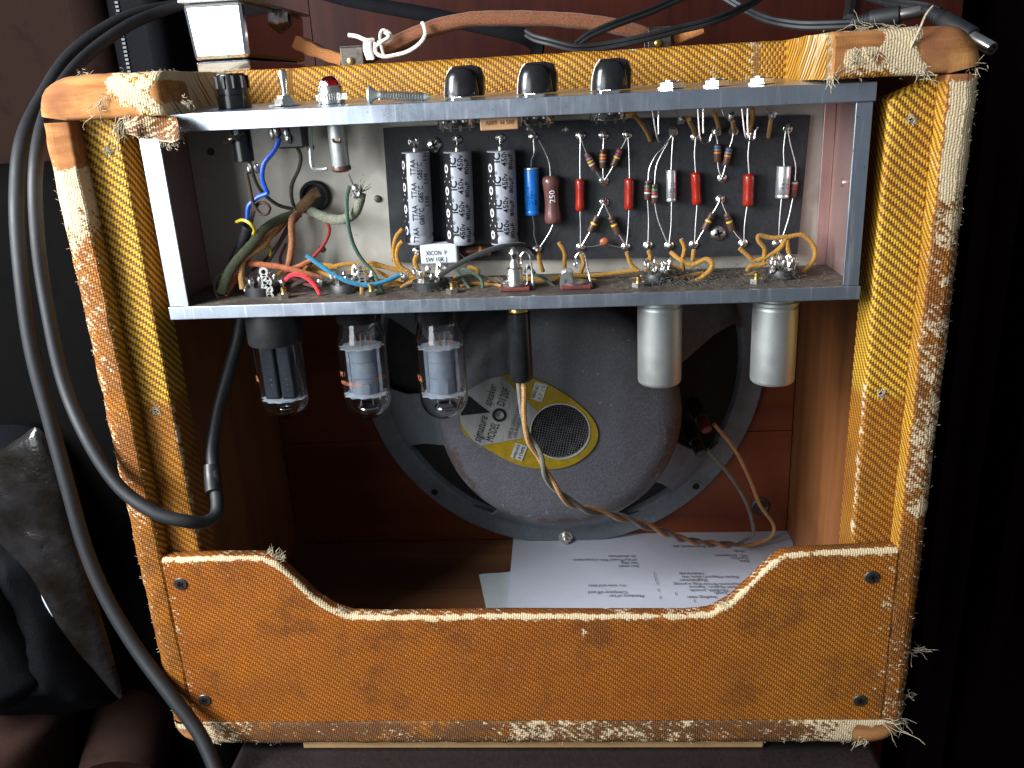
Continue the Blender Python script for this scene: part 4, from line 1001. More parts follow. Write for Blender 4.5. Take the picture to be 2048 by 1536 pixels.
for px, py in (cA(500, 240), cA(535, 225), cA(600, 230), cA(615, 265)): blob(px, py, 0.0018, 0.029, 'solder_joint', 'solder', sw, 0.8, (0.8, 1.6, 0.7))
x = at(664, 205, YP).x; z = panel_z(x)
jl = revolve('pilot_lamp', x, YP, z, [(0.0068, 0), (0.0072, 0.0014), (0.0076, 0.0016), (0.0076, 0.0050), (0.0068, 0.0052), (0.0065, 0.0080), (0.0061, 0.0088), (0.0050, 0.0088)], 'nickel', n=40)
for k in range(40):
    t = 2 * PI * k / 40; q = Vector((x + 0.0077 * math.cos(t), YP + 0.0077 * math.sin(t), z + 0.0018))
    MB().cyl(q, q + Vector((0, 0, 0.003)), 0.00028, n=5).build('knurl', 'nickel', jl)
MB().lathe((x, YP, z + 0.0082), (0, 0, 1), [(0.0056, 0), (0.0055, 0.0012), (0.0047, 0.0032), (0.0034, 0.0046), (0.0018, 0.0054), (0.0002, 0.0056)], 10).build('jewel', 'jewel', jl, smooth=False)
revolve('lamp_socket', x - 0.0002, YP, z - T, [(0.0066, 0), (0.0066, 0.0015), (0.0045, 0.0016), (0.0045, 0.006)], 'brass', jl, dn=True)
c = at(670, 200 + 350 / 3.49, YP)
MB().lathe((x + 0.0006, YP, z - 0.0068), (0.02, 0, -1), [(0.0048, 0), (0.0049, 0.001), (0.0048, z - 0.0068 - at(670, 332, YP).z), (0.0046, z - 0.0064 - at(670, 332, YP).z)], 26).build('lamp_barrel', 'alu', jl)
bent([cA(925, 270), cA(935, 292), cA(970, 292), cA(980, 270)], YP - 0.0052, 0.0006, 'brass', jl, 'bayonet_slot')
MB().lathe((x + 0.0010, YP, at(670, 332, YP).z), (0, 0, -1), [(0.0052, 0), (0.0053, 0.0006), (0.0053, 0.0022), (0.0045, 0.0028), (0.003, 0.0034)], 20).build('lamp_base', 'res_brown_big', jl)
bent([cA(765, 160), cA(772, 300), cA(780, 440), cA(800, 480), cA(850, 487), cA(890, 480)], YP - 0.001, 0.0012, 'alu', jl, 'lamp_bracket')
bent([cA(1035, 515), cA(1055, 560), cA(1075, 600)], YP - 0.002, 0.0005, 'nickel', jl, 'lead')
# ------------ on top of the panel: knobs, jack nuts
def knob(px, lab):
    Y = 0.030; x = at(px, 195, Y).x; z = panel_z(x, Y)
    k = thing_part = MB()
    k.lathe((x, Y, z + 0.0008), (0, 0, 1), [(0.0088, 0), (0.0090, 0.0008), (0.0088, 0.0040), (0.0081, 0.0086), (0.0070, 0.0113), (0.0054, 0.0131), (0.0028, 0.0140), (0.0004, 0.0142)], 30, sc=(1.0, 0.72), ref=(1, 0, 0))
    o = k.build('knob', 'black', ch); o['label'] = lab
    pts = [(-0.0085, 0), (0.0105, 0), (0.0110, 0.009), (0.0092, 0.0140), (0.0046, 0.0152), (-0.0042, 0.0150), (-0.0074, 0.0105)]
    MB().prism([Vector((x + a, Y + 0.0035, z + 0.0008 + b_)) for a, b_ in pts], (0.001, 0.0042, 0)).build('knob_pointer', 'black', o, bev=0.0008, smooth=False)
    MB().tube(spline([Vector((x + a - 0.0004, Y + 0.0031, z + b_ + 0.0008)) for a, b_ in ((-0.0088, 0.0), (-0.0083, 0.006), (-0.0065, 0.0118), (-0.0042, 0.0147))]), 0.00035, 5).build('knob_line', 'white_ink', o)
    MB().cyl((x, Y, z - 0.001), (x, Y, z + 0.0012), 0.0060, n=6).build('shaft_nut', 'nickel', o, smooth=False)
    q = at(px, 195, 0.016); MB().box((q.x - 0.0045, 0.0145, z - 0.0012), (q.x + 0.0045, 0.0195, z + 0.0006)).build('lock_tab', 'nickel', o, smooth=False, bev=0.0003)
knob(924, 'black pointer knob nearest the red jewel lamp'); knob(1071, 'black pointer knob in the middle of three'); knob(1220, 'black pointer knob nearest the input jack nuts')
for px in (1342, 1432, 1521):
    Y = 0.034; x = at(px, 168, Y).x; z = panel_z(x, Y)
    nt_ = revolve('jack_nut', x, Y, z, [(0.0080, 0), (0.0080, 0.0006), (0.0066, 0.0007), (0.0066, 0.0026), (0.0060, 0.0030), (0.0046, 0.0031)], 'nickel', n=6)
    revolve('jack_bushing', x, Y, z + 0.002, [(0.0046, 0), (0.0046, 0.0018), (0.0034, 0.0018), (0.0034, 0.0002)], 'nickel', nt_)
# jacks and sockets on the bottom plate
def floor_z(x): return sh((x, 0, ZBt)).z
def jack(px, full):
    Y = 0.028; x = at(px, 578, Y).x; z = floor_z(x)
    o = MB().box((x - 0.0082, Y - 0.0075, z + 0.0002), (x + 0.0082, Y + 0.0075, z + 0.0024)).build('speaker_jack', 'fibre_red', ch, smooth=False, bev=0.0006)
    MB().lathe((x, Y, z + 0.0024), (0, 0, 1), [(0.0072, 0), (0.0074, 0.0006), (0.0058, 0.0010), (0.0042, 0.0010)], 24).build('jack_washer', 'nickel', o)
    if full:
        MB().lathe((x, Y, z + 0.002), (0, 0, 1), [(0.0044, 0), (0.0044, 0.0092), (0.0040, 0.0098), (0.0033, 0.0102), (0.0032, 0.0120), (0.0022, 0.0136), (0.0020, 0.0152), (0.0030, 0.0172), (0.0030, 0.0184), (0.0016, 0.0205), (0.0004, 0.0218)], 22).build('plug_tip', 'nickel', o)
    return o
j1 = jack(1031, True); j2 = jack(1152, False)
j1['label'] = 'speaker jack with a plug pushed through it'; j2['label'] = 'empty jack with bent spring contact'
bent([cB(1122, 1325), cB(1112, 1180), cB(1095, 1065), cB(1060, 1038), cB(1030, 1068), cB(1036, 1115), cB(1014, 1130), cB(1026, 1158)], 0.027, 0.0006, 'nickel', j1); bent([cB(1075, 1290), cB(1070, 1190), cB(1080, 1120)], 0.029, 0.0005, 'nickel', j1)
bent([cB(860, 1225), cB(900, 1260), cB(950, 1250)], 0.026, 0.0011, 'nickel', j1, 'solder_lug'); bent([cB(930, 1190), cB(945, 1215), cB(960, 1200)], 0.026, 0.0011, 'nickel', j1, 'solder_lug')
bent([cC(188, 1245), cC(162, 1120), cC(135, 1005), cC(103, 990), cC(75, 1022), cC(84, 1062), cC(65, 1072), cC(86, 1100)], 0.027, 0.0006, 'nickel', j2)
q = at(*cB(1362, 1260), 0.0245); MB().lathe(q, (0, -1, 0.2), [(0.0040, 0), (0.0040, 0.0005), (0.0012, 0.0005), (0.0012, 0)], 18, sc=(1.4, 0.9)).build('solder_lug', 'nickel', j2)
blob(*cB(1368, 1195), 0.0035, 0.030, 'solder_joint', 'alu', j2, 0.3, (1, 0.9, 1))
def hexnut(px, py, Y=0.024, m='zinc'):
    x = at(px, py, Y).x; z = floor_z(x); o = MB().lathe((x, Y, z), (0, 0, 1), [(0.0037, 0), (0.0037, 0.0026)], 6, ref=(0.9, 0.3, 0)).build('hex_nut', 'nickel', ch, smooth=False); MB().lathe((x, Y, z + 0.0024), (0, 0, 1), [(0.0017, 0), (0.0017, 0.0032), (0.0012, 0.0036)], 12).build('screw_end', 'brass', o)
for px, py in ((569, 592), (744, 588), (906, 584), (1277, 571), (1513, 562)): hexnut(px, py)
def socket(px, pyf, wpx, lab, n=8):
    Y = 0.036; x = at(px, pyf, Y).x; z = floor_z(x); r = wpx / 2 * mpp((x, Y, z))
    o = revolve('valve_socket', x, Y, z, [(r, 0), (r, 0.0042), (r * 0.93, 0.0050), (r * 0.3, 0.0052)], 'bakelite'); o['label'] = lab
    for k in range(n):
        t = 2 * PI * k / n + 0.3; q = Vector((x + r * 0.68 * math.cos(t), Y + r * 0.68 * math.sin(t), z + 0.005)); d = Vector((math.cos(t) * 0.25, math.sin(t) * 0.25, 1)).normalized()
        side = Vector((-math.sin(t), math.cos(t), 0)) * 0.0014; h = d * random.uniform(0.004, 0.008)
        MB().prism([q - side, q + side, q + side + h, q + h * 1.15, q - side + h], Vector((math.cos(t), math.sin(t), 0)) * 0.0004).build('pin_lug', 'nickel', o, smooth=False)
        MB().lathe(q + h * 0.7, d, [(0.0013, -0.0015), (0.0016, 0), (0.0008, 0.0016)], 9).build('solder_joint', 'solder', o)
    return o
socket(526, 590, 70, 'valve socket above the rectifier tube'); socket(694, 586, 66, 'valve socket above the middle tube'); socket(862, 580, 74, 'valve socket beside the speaker jack')
socket(1316, 566, 58, 'lint-covered valve socket above the first tube shield', 9); socket(1566, 560, 60, 'lint-covered valve socket above the right tube shield', 9)
for (bx, by) in (cA(452, 1250), cA(480, 1320), cA(1128, 1220)):     # perforated solder strips
    q = at(bx, by, 0.028); m_ = MB()
    for dz in (-0.0042, 0.0, 0.0042):
        m_.lathe(q + Vector((0, 0, dz)), (0, -1, 0), [(0.0026, 0), (0.0026, 0.0005), (0.0013, 0.0005), (0.0013, 0)], 16, False, False)
    m_.build('perforated_lug', 'nickel', ch)
# grommet with the transformer leads
g = at(631, 392, YK - 0.0005); MB().lathe(g, (0, -1, 0), [(0.0088, -0.003), (0.0090, 0.0018), (0.0082, 0.0034), (0.0068, 0.0030), (0.0062, 0.0)], 28, True, True).build('grommet', 'rubber', ch)
MB().lathe(g + Vector((0, 0.0002, 0)), (0, -1, 0), [(0.0066, 0), (0.0066, 0.0012)], 24).build('grommet_hole', 'ink', ch)
for px, py in (cA(75, 360), cA(770, 330), cA(850, 1040), cA(1240, 690), cA(760, 1130)):
    MB().lathe(at(px, py, YK - 0.0002), (0, -1, 0), [(0.0022, 0), (0.0018, 0.0012), (0.0003, 0.0015)], 12).build('rivet', 'steel_dark', ch)

# ------------ the wires
def wire(col, pts, r, Y0=0.030, Y1=None, name='wire', mtl=None, n=8, flat=1.0):
    N = len(pts); Y1 = Y0 if Y1 is None else Y1
    P = [(p[0], p[1], p[2] if len(p) > 2 else Y0 + (Y1 - Y0) * i / (N - 1)) for i, p in enumerate(pts)]
    return MB().tube(pxl(P, 0, 8), r / 1000.0, n, 0.10, flat).build(name, mtl or 'w_' + col, ch)
def WA(*p): return [(*cA(a, b_), *r) for a, b_, *r in p]
def WB(*p): return [(*cB(a, b_), *r) for a, b_, *r in p]
def WC(*p): return [(*cC(a, b_), *r) for a, b_, *r in p]
wire('', WA((555, 265), (520, 350), (450, 440), (435, 540), (458, 618), (468, 650), (400, 680), (340, 740), (330, 845)), 1.25, 0.030, 0.034, mtl='plastic_blue')
wire('dull', WA((275, 290), (340, 420), (385, 560), (440, 650), (540, 730), (650, 762)), 1.05, 0.032, 0.056)
wire('dull', WA((640, 275), (700, 380), (690, 480), (640, 600), (648, 720), (700, 790)), 1.05, 0.032, 0.056)
wire('brown', WA((325, 505), (345, 600), (370, 720), (420, 792), (468, 792), (484, 750), (440, 715), (392, 740), (362, 835), (360, 900)), 1.0, 0.031, 0.036)
wire('sage', WA((735, 755, .058), (830, 800, .050), (920, 832, .046), (1010, 830, .043), (1080, 790, .041), (1112, 720, .040), (1125, 650, .040)), 2.7, n=12)
wire('paper', WA((690, 770, .052), (750, 705, .053), (790, 660, .055), (830, 640, .056)), 3.1, n=10, flat=0.5)
wire('green', WA((1042, 600, .038), (1024, 700, .038), (1030, 830, .036), (1060, 980, .038), (1120, 1100, .040), (1205, 1200, .040), (1255, 1300, .034), (1290, 1390, .030)), 1.15)
wire('olive', WA((700, 785, .056), (560, 832, .048), (450, 902, .040), (350, 1020, .034), (250, 1130, .030), (190, 1230, .028), (150, 1350, .028)), 2.6, n=12, flat=0.5)
wire('salmon', WA((690, 785, .054), (642, 840, .048), (642, 980, .046), (632, 1080, .046), (608, 1200, .044)), 2.0, n=10)
wire('orange', WA((640, 800, .056), (560, 870, .052), (460, 950, .050), (380, 1030, .048)), 1.6)
wire('tan', WA((600, 820, .054), (520, 910, .047), (445, 1020, .040), (360, 1070, .036), (302, 1120, .034), (288, 1220, .032), (300, 1320, .030)), 1.75, n=10)
wire('orange', WA((308, 1135, .038), (420, 1148, .036), (560, 1165, .036), (700, 1200, .036), (850, 1245, .038)), 1.6)
wire('orange', WA((590, 1195, .040), (690, 1160, .040), (770, 1120, .042)), 1.4)
wire('red', WA((850, 820, .056), (890, 860, .052), (902, 920, .050), (870, 1000, .048), (800, 1085, .046), (700, 1170, .042), (650, 1220, .040)), 0.95)
wire('maroon', WA((630, 850, .057), (560, 980, .054), (490, 1080, .050), (430, 1140, .046), (360, 1190, .040)), 0.95)
wire('bright_red', WA((598, 1255, .032), (640, 1222, .030), (700, 1222, .029), (750, 1245, .028), (800, 1290, .027), (838, 1355, .026)), 1.25)
wire('teal', WA((745, 1085, .034), (850, 1160, .031), (960, 1232, .029), (1080, 1280, .028), (1200, 1290, .028), (1310, 1260, .030), (1405, 1218, .033)), 1.3)
wire('orange', WA((300, 1140, .036), (260, 1240, .034), (220, 1310, .032), (178, 1370, .030)), 0.8)
wire('olive', WA((180, 1200, .034), (118, 1245, .032), (104, 1320, .030), (140, 1400, .028)), 0.8)
wire('', WA((255, 850, .033), (300, 838, .029), (350, 862, .027), (380, 905, .029), (372, 935, .033)), 0.9, mtl='plastic_yellow')
wire('black', WA((335, 880, .035), (310, 960, .037), (270, 1060, .040), (225, 1160, .044)), 3.0, mtl='rubber', n=12)
wire('', WA((480, 1010, .050), (495, 1060, .048), (490, 1090, .046)), 0.8, mtl='plastic_yellow')
wire('black', WB((430, 1215, .030), (520, 1160, .028), (640, 1090, .027), (760, 1040, .026), (880, 1000, .026), (1000, 985, .030), (1080, 1000, .040), (1130, 1050, .046)), 1.35)
YW = 0.046
for q in (WB((165, 868), (118, 930), (98, 1020), (110, 1110), (160, 1165), (230, 1200)), WB((165, 960), (132, 1000), (122, 1070), (150, 1140), (215, 1185)), WB((-150, 1130), (-60, 1120), (0, 1135), (100, 1168), (210, 1198)),
          WB((1308, 968), (1348, 1040), (1350, 1120), (1352, 1190)), WB((1160, 1030), (1168, 1110), (1195, 1185)), WB((640, 1145), (715, 1175), (705, 1225)), WB((270, 1060), (255, 1110), (280, 1170), (300, 1200)), WB((550, 1215), (560, 1270), (590, 1350, .028)),
          WB((770, 1270), (830, 1240), (900, 1245)), WB((1040, 1230), (1120, 1235), (1250, 1250), (1330, 1215)), WB((140, 1260), (200, 1230), (260, 1215), (330, 1200)), WB((160, 1290), (220, 1250), (300, 1225)),
          WA((720, 1200), (780, 1160), (860, 1150), (960, 1165)), WA((860, 1185), (1000, 1148), (1150, 1148), (1300, 1168), (1420, 1195)), WA((1040, 1190), (1100, 1185), (1180, 1230), (1210, 1270)), WA((1130, 1290, .030), (1130, 1340, .028), (1120, 1400, .026)), WA((1280, 1300), (1340, 1270), (1420, 1290)), WA((1300, 1310), (1380, 1300), (1440, 1330)),
          WC((112, 1000), (130, 1060), (108, 1135)), WC((428, 985), (458, 1070), (505, 1112)), WC((580, 975), (594, 1030), (570, 1100)), WC((735, 988, .052), (800, 1040, .046), (880, 1076, .040), (980, 1035, .036), (1022, 1072, .034), (990, 1130, .034), (900, 1190, .034), (800, 1210, .034), (700, 1170, .036)),
          WC((806, 895), (830, 960), (815, 1040), (822, 1110)), WC((895, 968), (885, 1050)), WC((45, 1145), (200, 1148), (350, 1132), (510, 1112)), WC((180, 1182), (300, 1202), (420, 1190), (535, 1158)), WC((550, 1110), (680, 1085), (795, 1100)),
          WC((985, 1148), (1090, 1172), (1200, 1165), (1335, 1130)), WC((1212, 958), (1265, 1005), (1318, 1046), (1420, 1010), (1500, 950), (1532, 885)), WC((1540, 880), (1440, 888), (1350, 872), (1345, 908), (1385, 965), (1378, 1055)),
          WC((1535, 885), (1640, 868), (1712, 920), (1738, 1000), (1700, 1080), (1615, 1145)), WC((1542, 900), (1552, 985), (1592, 1085)), WC((1475, 970), (1488, 1065)), WC((1260, 1120), (1290, 1085), (1350, 1080), (1400, 1060)),
          WC((455, 15, .036), (520, 80, .044), (572, 160, .054), (592, 208, .060)), WC((858, 65, .040), (890, 130, .050), (905, 172, .058)), WC((1035, 10, .040), (1060, 90, .048), (1072, 155, .058)), WC((1305, -10, .040), (1298, 70, .048), (1282, 145, .058)), WC((1432, 55, .042), (1422, 120, .05), (1412, 185, .060)), WC((1165, 70, .042), (1172, 145, .056)),
          WB((520, 55, .034), (550, 75, .032), (580, 60, .034)), WB((1130, 60, .036), (1180, 30, .034), (1230, 40, .034), (1260, 80, .036)), WC((310, 20, .034), (340, 30, .032), (350, -10, .036)), WC((430, 40, .034), (470, 20, .032), (500, -10, .036))):
    wire('mustard', q, random.uniform(1.15, 1.35), YW)
for q in (WB((560, 1170), (610, 1240), (660, 1310), (700, 1345)), WB((600, 1165), (680, 1190), (740, 1240), (750, 1300), (735, 1350)), WB((1130, 1200), (1200, 1230), (1260, 1280), (1300, 1320)), WB((1060, 1180), (1090, 1150), (1130, 1190))): wire('green', q, 0.9, 0.042, 0.030)
for col_, r_, q in (
        ('orange', 1.1, WA((620, 830, .055), (540, 920, .050), (430, 1010, .045), (330, 1120, .040), (250, 1230, .034), (190, 1340, .030))),
        ('brown', 1.0, WA((700, 800, .056), (600, 930, .052), (520, 1060, .048), (450, 1180, .044), (420, 1270, .036))),
        ('mustard', 1.1, WA((520, 1240, .044), (600, 1180, .046), (720, 1170, .048), (830, 1200, .046), (930, 1240, .040))),
        ('maroon', 0.9, WA((600, 1000, .052), (560, 1110, .048), (600, 1210, .042), (700, 1270, .036), (800, 1300, .032))),
        ('brown', 1.2, WA((640, 1300, .034), (720, 1260, .034), (800, 1250, .034), (880, 1290, .033))),
        ('dull', 1.0, WA((880, 1290, .034), (960, 1240, .036), (1060, 1230, .038), (1160, 1270, .036))),
        ('mustard', 1.1, WA((1050, 1210, .044), (1120, 1180, .046), (1220, 1190, .046), (1330, 1240, .044), (1430, 1260, .040))),
        ('tan', 1.0, WB((150, 1300, .040), (230, 1260, .040), (330, 1270, .038), (420, 1250, .036))),
        ('dull', 0.9, WB((540, 1240, .036), (640, 1210, .040), (760, 1220, .042), (870, 1260, .036))),
        ('mustard', 1.1, WB((590, 1290, .036), (700, 1270, .040), (830, 1280, .040), (900, 1290, .034))),
        ('brown', 1.0, WC((560, 1150, .036), (620, 1180, .034), (680, 1170, .034), (740, 1130, .036))),
        ('mustard', 1.1, WC((740, 1180, .036), (860, 1150, .040), (960, 1130, .042)))):
    wire(col_, q, r_)
# frayed braid end
mb = MB(); o0 = at(*cA(1125, 645), 0.040)
for i in range(34):
    d = Vector((random.gauss(0.35, 0.5), random.gauss(-0.2, 0.4), random.gauss(0.5, 0.5))).normalized() * random.uniform(0.003, 0.0065)
    mb.tube([o0, o0 + d * 0.5, o0 + d + Vector((random.gauss(0, 0.001), 0, random.gauss(0, 0.001)))], 0.00013, 4)
f_ = mb.build('braid_fringe', 'w_sage', ch); f_['kind'] = 'stuff'
for px, py in (cA(1085, 610), cA(1100, 655), cA(1075, 660)): blob(px, py, 0.0015, 0.037, 'solder_joint', 'solder', ch, 0.6, (1, 1.4, 0.8))
for px, py in (cA(570, 1270), cA(840, 1280), cA(1420, 1225), cA(1195, 1225), cA(320, 1315), cA(150, 1400), cB(185, 1220), cB(350, 1170), cB(480, 1150), cB(300, 1260), cB(420, 1250), cC(630, 1110), cC(700, 1105), cC(1520, 1080), cC(1560, 1120), cC(1440, 1110)): blob(px, py, 0.0019, 0.031, 'solder_joint', 'solder', ch, 0.9, (0.9, 1.3, 0.9))
# dust and lint on the chassis floor
mb = MB()
for i in range(2600):
    c = random.choice(((1340, 0.050), (1310, 0.0), (1560, 0.0), (1500, 0.02), (1400, 0.06), (860, 0.03), (700, 0.02)))
    px = random.gauss(c[0], 42); Y = random.uniform(0.016, 0.062); x = at(px, 560, Y).x
    if x > X1 - 0.004 or x < X0 + 0.02: continue
    z = floor_z(x) + abs(random.gauss(0, 0.0016)) * (2.2 if abs(px - c[0]) < 26 and c[0] > 1200 else 1)
    d = Vector((random.gauss(0, 1), random.gauss(0, 1), random.gauss(0, 0.45))).normalized() * random.uniform(0.0003, 0.0012); b_ = Vector((random.gauss(0, 1), random.gauss(0, 1), random.gauss(0, 0.8))) * 0.0003
    p = Vector((x, Y, z)); mb.tube([p - d, p + b_, p + d], 0.00011, 3)
l_ = mb.build('dust_lint', 'lint', ch); l_['kind'] = 'stuff'; l_['label'] = 'grey dust and lint on the chassis floor'

# loose screw lying on the control panel
Y = 0.026; a = at(742, 195, Y); b_ = at(862, 192, Y); z = panel_z(a.x, Y) + 0.0032
sc_ = thing('loose_screw', 'long steel wood screw lying loose on the control panel beside the jewel lamp', 'screw', (a.x, Y, z))
p0 = Vector((a.x - 0.0005, Y, z + 0.001)); p1 = Vector((b_.x, Y, panel_z(b_.x, Y) + 0.0016))
MB().lathe(p0, p1 - p0, [(0.0042, -0.0008), (0.0044, 0.0002), (0.0022, 0.0032), (0.0018, 0.0045), (0.0018, (p1 - p0).length * 0.9), (0.0004, (p1 - p0).length)], 18).build('screw_shank', 'alu', sc_)
mb = MB(); ax = (p1 - p0).normalized(); e1 = ax.orthogonal().normalized(); e2 = ax.cross(e1); Ls = (p1 - p0).length
tt = [0.005 + (Ls * 0.97 - 0.005) * i / 260 for i in range(261)]
mb.tube([p0 + ax * t + (e1 * math.cos(t * 2 * PI / 0.0014) + e2 * math.sin(t * 2 * PI / 0.0014)) * (0.0021 if t < Ls * 0.85 else 0.0021 * max(0.2, (Ls - t) / (Ls * 0.15))) for t in tt], 0.00038, 5)
mb.build('screw_thread', 'nickel', sc_)

# ================================================================== valves and shields
def zplate(x): return floor_z(x) - T - 0.0003
def gpins(o, x, Y, z): pass
YV = 0.036
def bulb_profile(r, h, neck):      # outer outline from the base down (distance below base)
    pr = [(neck, 0.0), (neck * 1.01, 0.002)]
    pr += [(r * 0.90, 0.006), (r * 0.985, 0.010), (r, 0.014), (r, h - r * 0.95)]
    for i in range(1, 9):
        a = PI / 2 * i / 9; pr.append((r * math.cos(a) ** 0.85, h - r * 0.95 + r * 0.95 * math.sin(a)))
    pr.append((0.0003, h)); return pr
def glass(x, Y, z, prof, parent, th=0.0008):
    inner = [(max(0.0002, q - th), min(h, prof[-1][1] - th)) for q, h in prof]
    mb = MB().lathe((x, Y, z), (0, 0, -1), prof, 40, False, True)
    mb2 = MB().lathe((x, Y, z), (0, 0, -1), inner, 40, False, True)
    n0 = len(mb.v); vs = mb.v + mb2.v
    fs = mb.f + [tuple(i + n0 for i in reversed(f)) for f in mb2.f]
    n = 40
    for k in range(n): fs.append((k, n0 + k, n0 + (k + 1) % n, (k + 1) % n))
    m = MB(); m.v = vs; m.f = fs
    return m.build('glass_bulb', 'glass', parent, angle=70)
def mica(x, Y, z, r, parent):
    pts = []
    for k in range(48):
        t = 2 * PI * k / 48; q = r * (1.0 if k % 4 < 2 else 0.90); pts.append(Vector((x + q * math.cos(t), Y + q * math.sin(t) * 0.85, z)))
    MB().prism(pts, (0, 0, 0.0004)).build('mica_spacer', 'mica', parent, smooth=False)
def power_tube(pxt, pxb, lab, seed):
    xt = at(pxt, 640, YV).x; xb = at(pxb, 842, YV).x; x = (xt + xb) / 2; zt = zplate(x); zb = at(pxb, 843, YV - 0.008).z
    t = thing('power_tube', lab, 'vacuum tube', (x, YV, zt), 'power tubes under the chassis')
    r = 0.01405; zbs = at(pxt, 652, YV - 0.013).z
    MB().lathe((x, YV, zt), (0, 0, -1), [(0.0115, 0), (0.0122, 0.001), (0.0122, 0.0042), (0.0128, 0.0046), (0.0130, zt - zbs - 0.0008), (0.0124, zt - zbs)], 36).build('tube_base', 'black', t)
    z0 = zbs + 0.0006; h = z0 - zb
    glass(x, YV, z0, bulb_profile(r, h, 0.0118), t)
    zm1 = at(pxt, 692, YV).z; zm2 = zb + 0.0115 + r * 0.25
    mica(x, YV, zm1, r * 0.93, t); mica(x, YV, zm2, r * 0.95, t)
    # plate structure: flattened tube with seams and a lug
    pr = [(0.0072, 0), (0.0072, (zm1 - zm2) * 0.30), (0.0078, (zm1 - zm2) * 0.305), (0.0078, (zm1 - zm2) * 0.315), (0.0072, (zm1 - zm2) * 0.32), (0.0072, (zm1 - zm2) * 0.64), (0.0078, (zm1 - zm2) * 0.645), (0.0078, (zm1 - zm2) * 0.655), (0.0072, (zm1 - zm2) * 0.66), (0.0072, (zm1 - zm2))]
    MB().lathe((x, YV, zm1), (0, 0, -1), pr, 28, sc=(1.08, 0.72), ref=(1, 0, 0)).build('anode_plate', 'grey_plate', t)
    for s in (-1, 1): MB().box((x + s * 0.0090 - 0.0009, YV - 0.0004, zm2), (x + s * 0.0090 + 0.0009, YV + 0.0004, zm1)).build('anode_fin', 'grey_plate', t, smooth=False)
    MB().box((x - 0.001, YV - 0.0068, zm2 + 0.002), (x + 0.0036, YV - 0.0062, zm2 + 0.0075)).build('anode_lug', 'grey_plate', t, smooth=False)
    for k in range(5):
        xx = x - 0.005 + 0.0026 * k; MB().cyl((xx, YV - 0.001, zm1), (xx + 0.0006 * (k - 2), YV - 0.002, zm1 + 0.0075), 0.00038, n=6).build('support_wire', 'copper' if k % 2 == 0 else 'nickel', t)
    MB().lathe((x, YV, z0 - 0.002), (0, 0, -1), [(0.0095, 0), (0.0088, 0.002), (0.006, 0.0045), (0.004, 0.005)], 24).build('glass_stem', 'glass', t)
    # getter ring
    q = Vector((x + 0.001, YV - 0.002, zm2 - 0.0075)); ring = [q + Vector((math.cos(a) * 0.0058, math.sin(a) * 0.0048, 0.0006 * math.sin(a))) for a in [2 * PI * i / 28 for i in range(29)]]
    MB().tube(ring, 0.0010, 8).build('getter_ring', 'getter', t)
    for s in (-1, 1): MB().cyl((x + s * 0.0035, YV, zm2), (x + s * 0.0035, YV - 0.002, zm2 - 0.007), 0.0003, n=5).build('getter_wire', 'nickel', t)
    # faded orange print wrapped round the bulb
    def wrap(th0, zz): return lambda a, b_: Vector((x + r * 1.012 * math.sin(th0 + a / r), YV - r * 1.012 * math.cos(th0 + a / r), zz + b_))
    zc = (zm1 + zm2) / 2
    if seed == 0:
        text('faded_print', 'ЛЛЛЛ 6V6', 0.0036, wrap(0.55, zc - 0.004), 'orange_ink', t, width=0.010); text('faded_print', 'VT', 0.0042, wrap(-1.05, zc - 0.001), 'orange_ink', t, width=0.004); text('faded_print', 'MATCHED 6550', 0.0030, wrap(-1.0, zc - 0.0055), 'orange_ink', t, width=0.016)
    else:
        text('faded_print', 'RCA', 0.0045, wrap(-1.25, zc - 0.004), 'orange_ink', t, width=0.006)
    return t
power_tube(716, 741, 'clear glass power tube with grey plates, middle of the three glass tubes', 0)
power_tube(875, 893, 'clear glass power tube with grey plates, nearest the black speaker plug', 1)
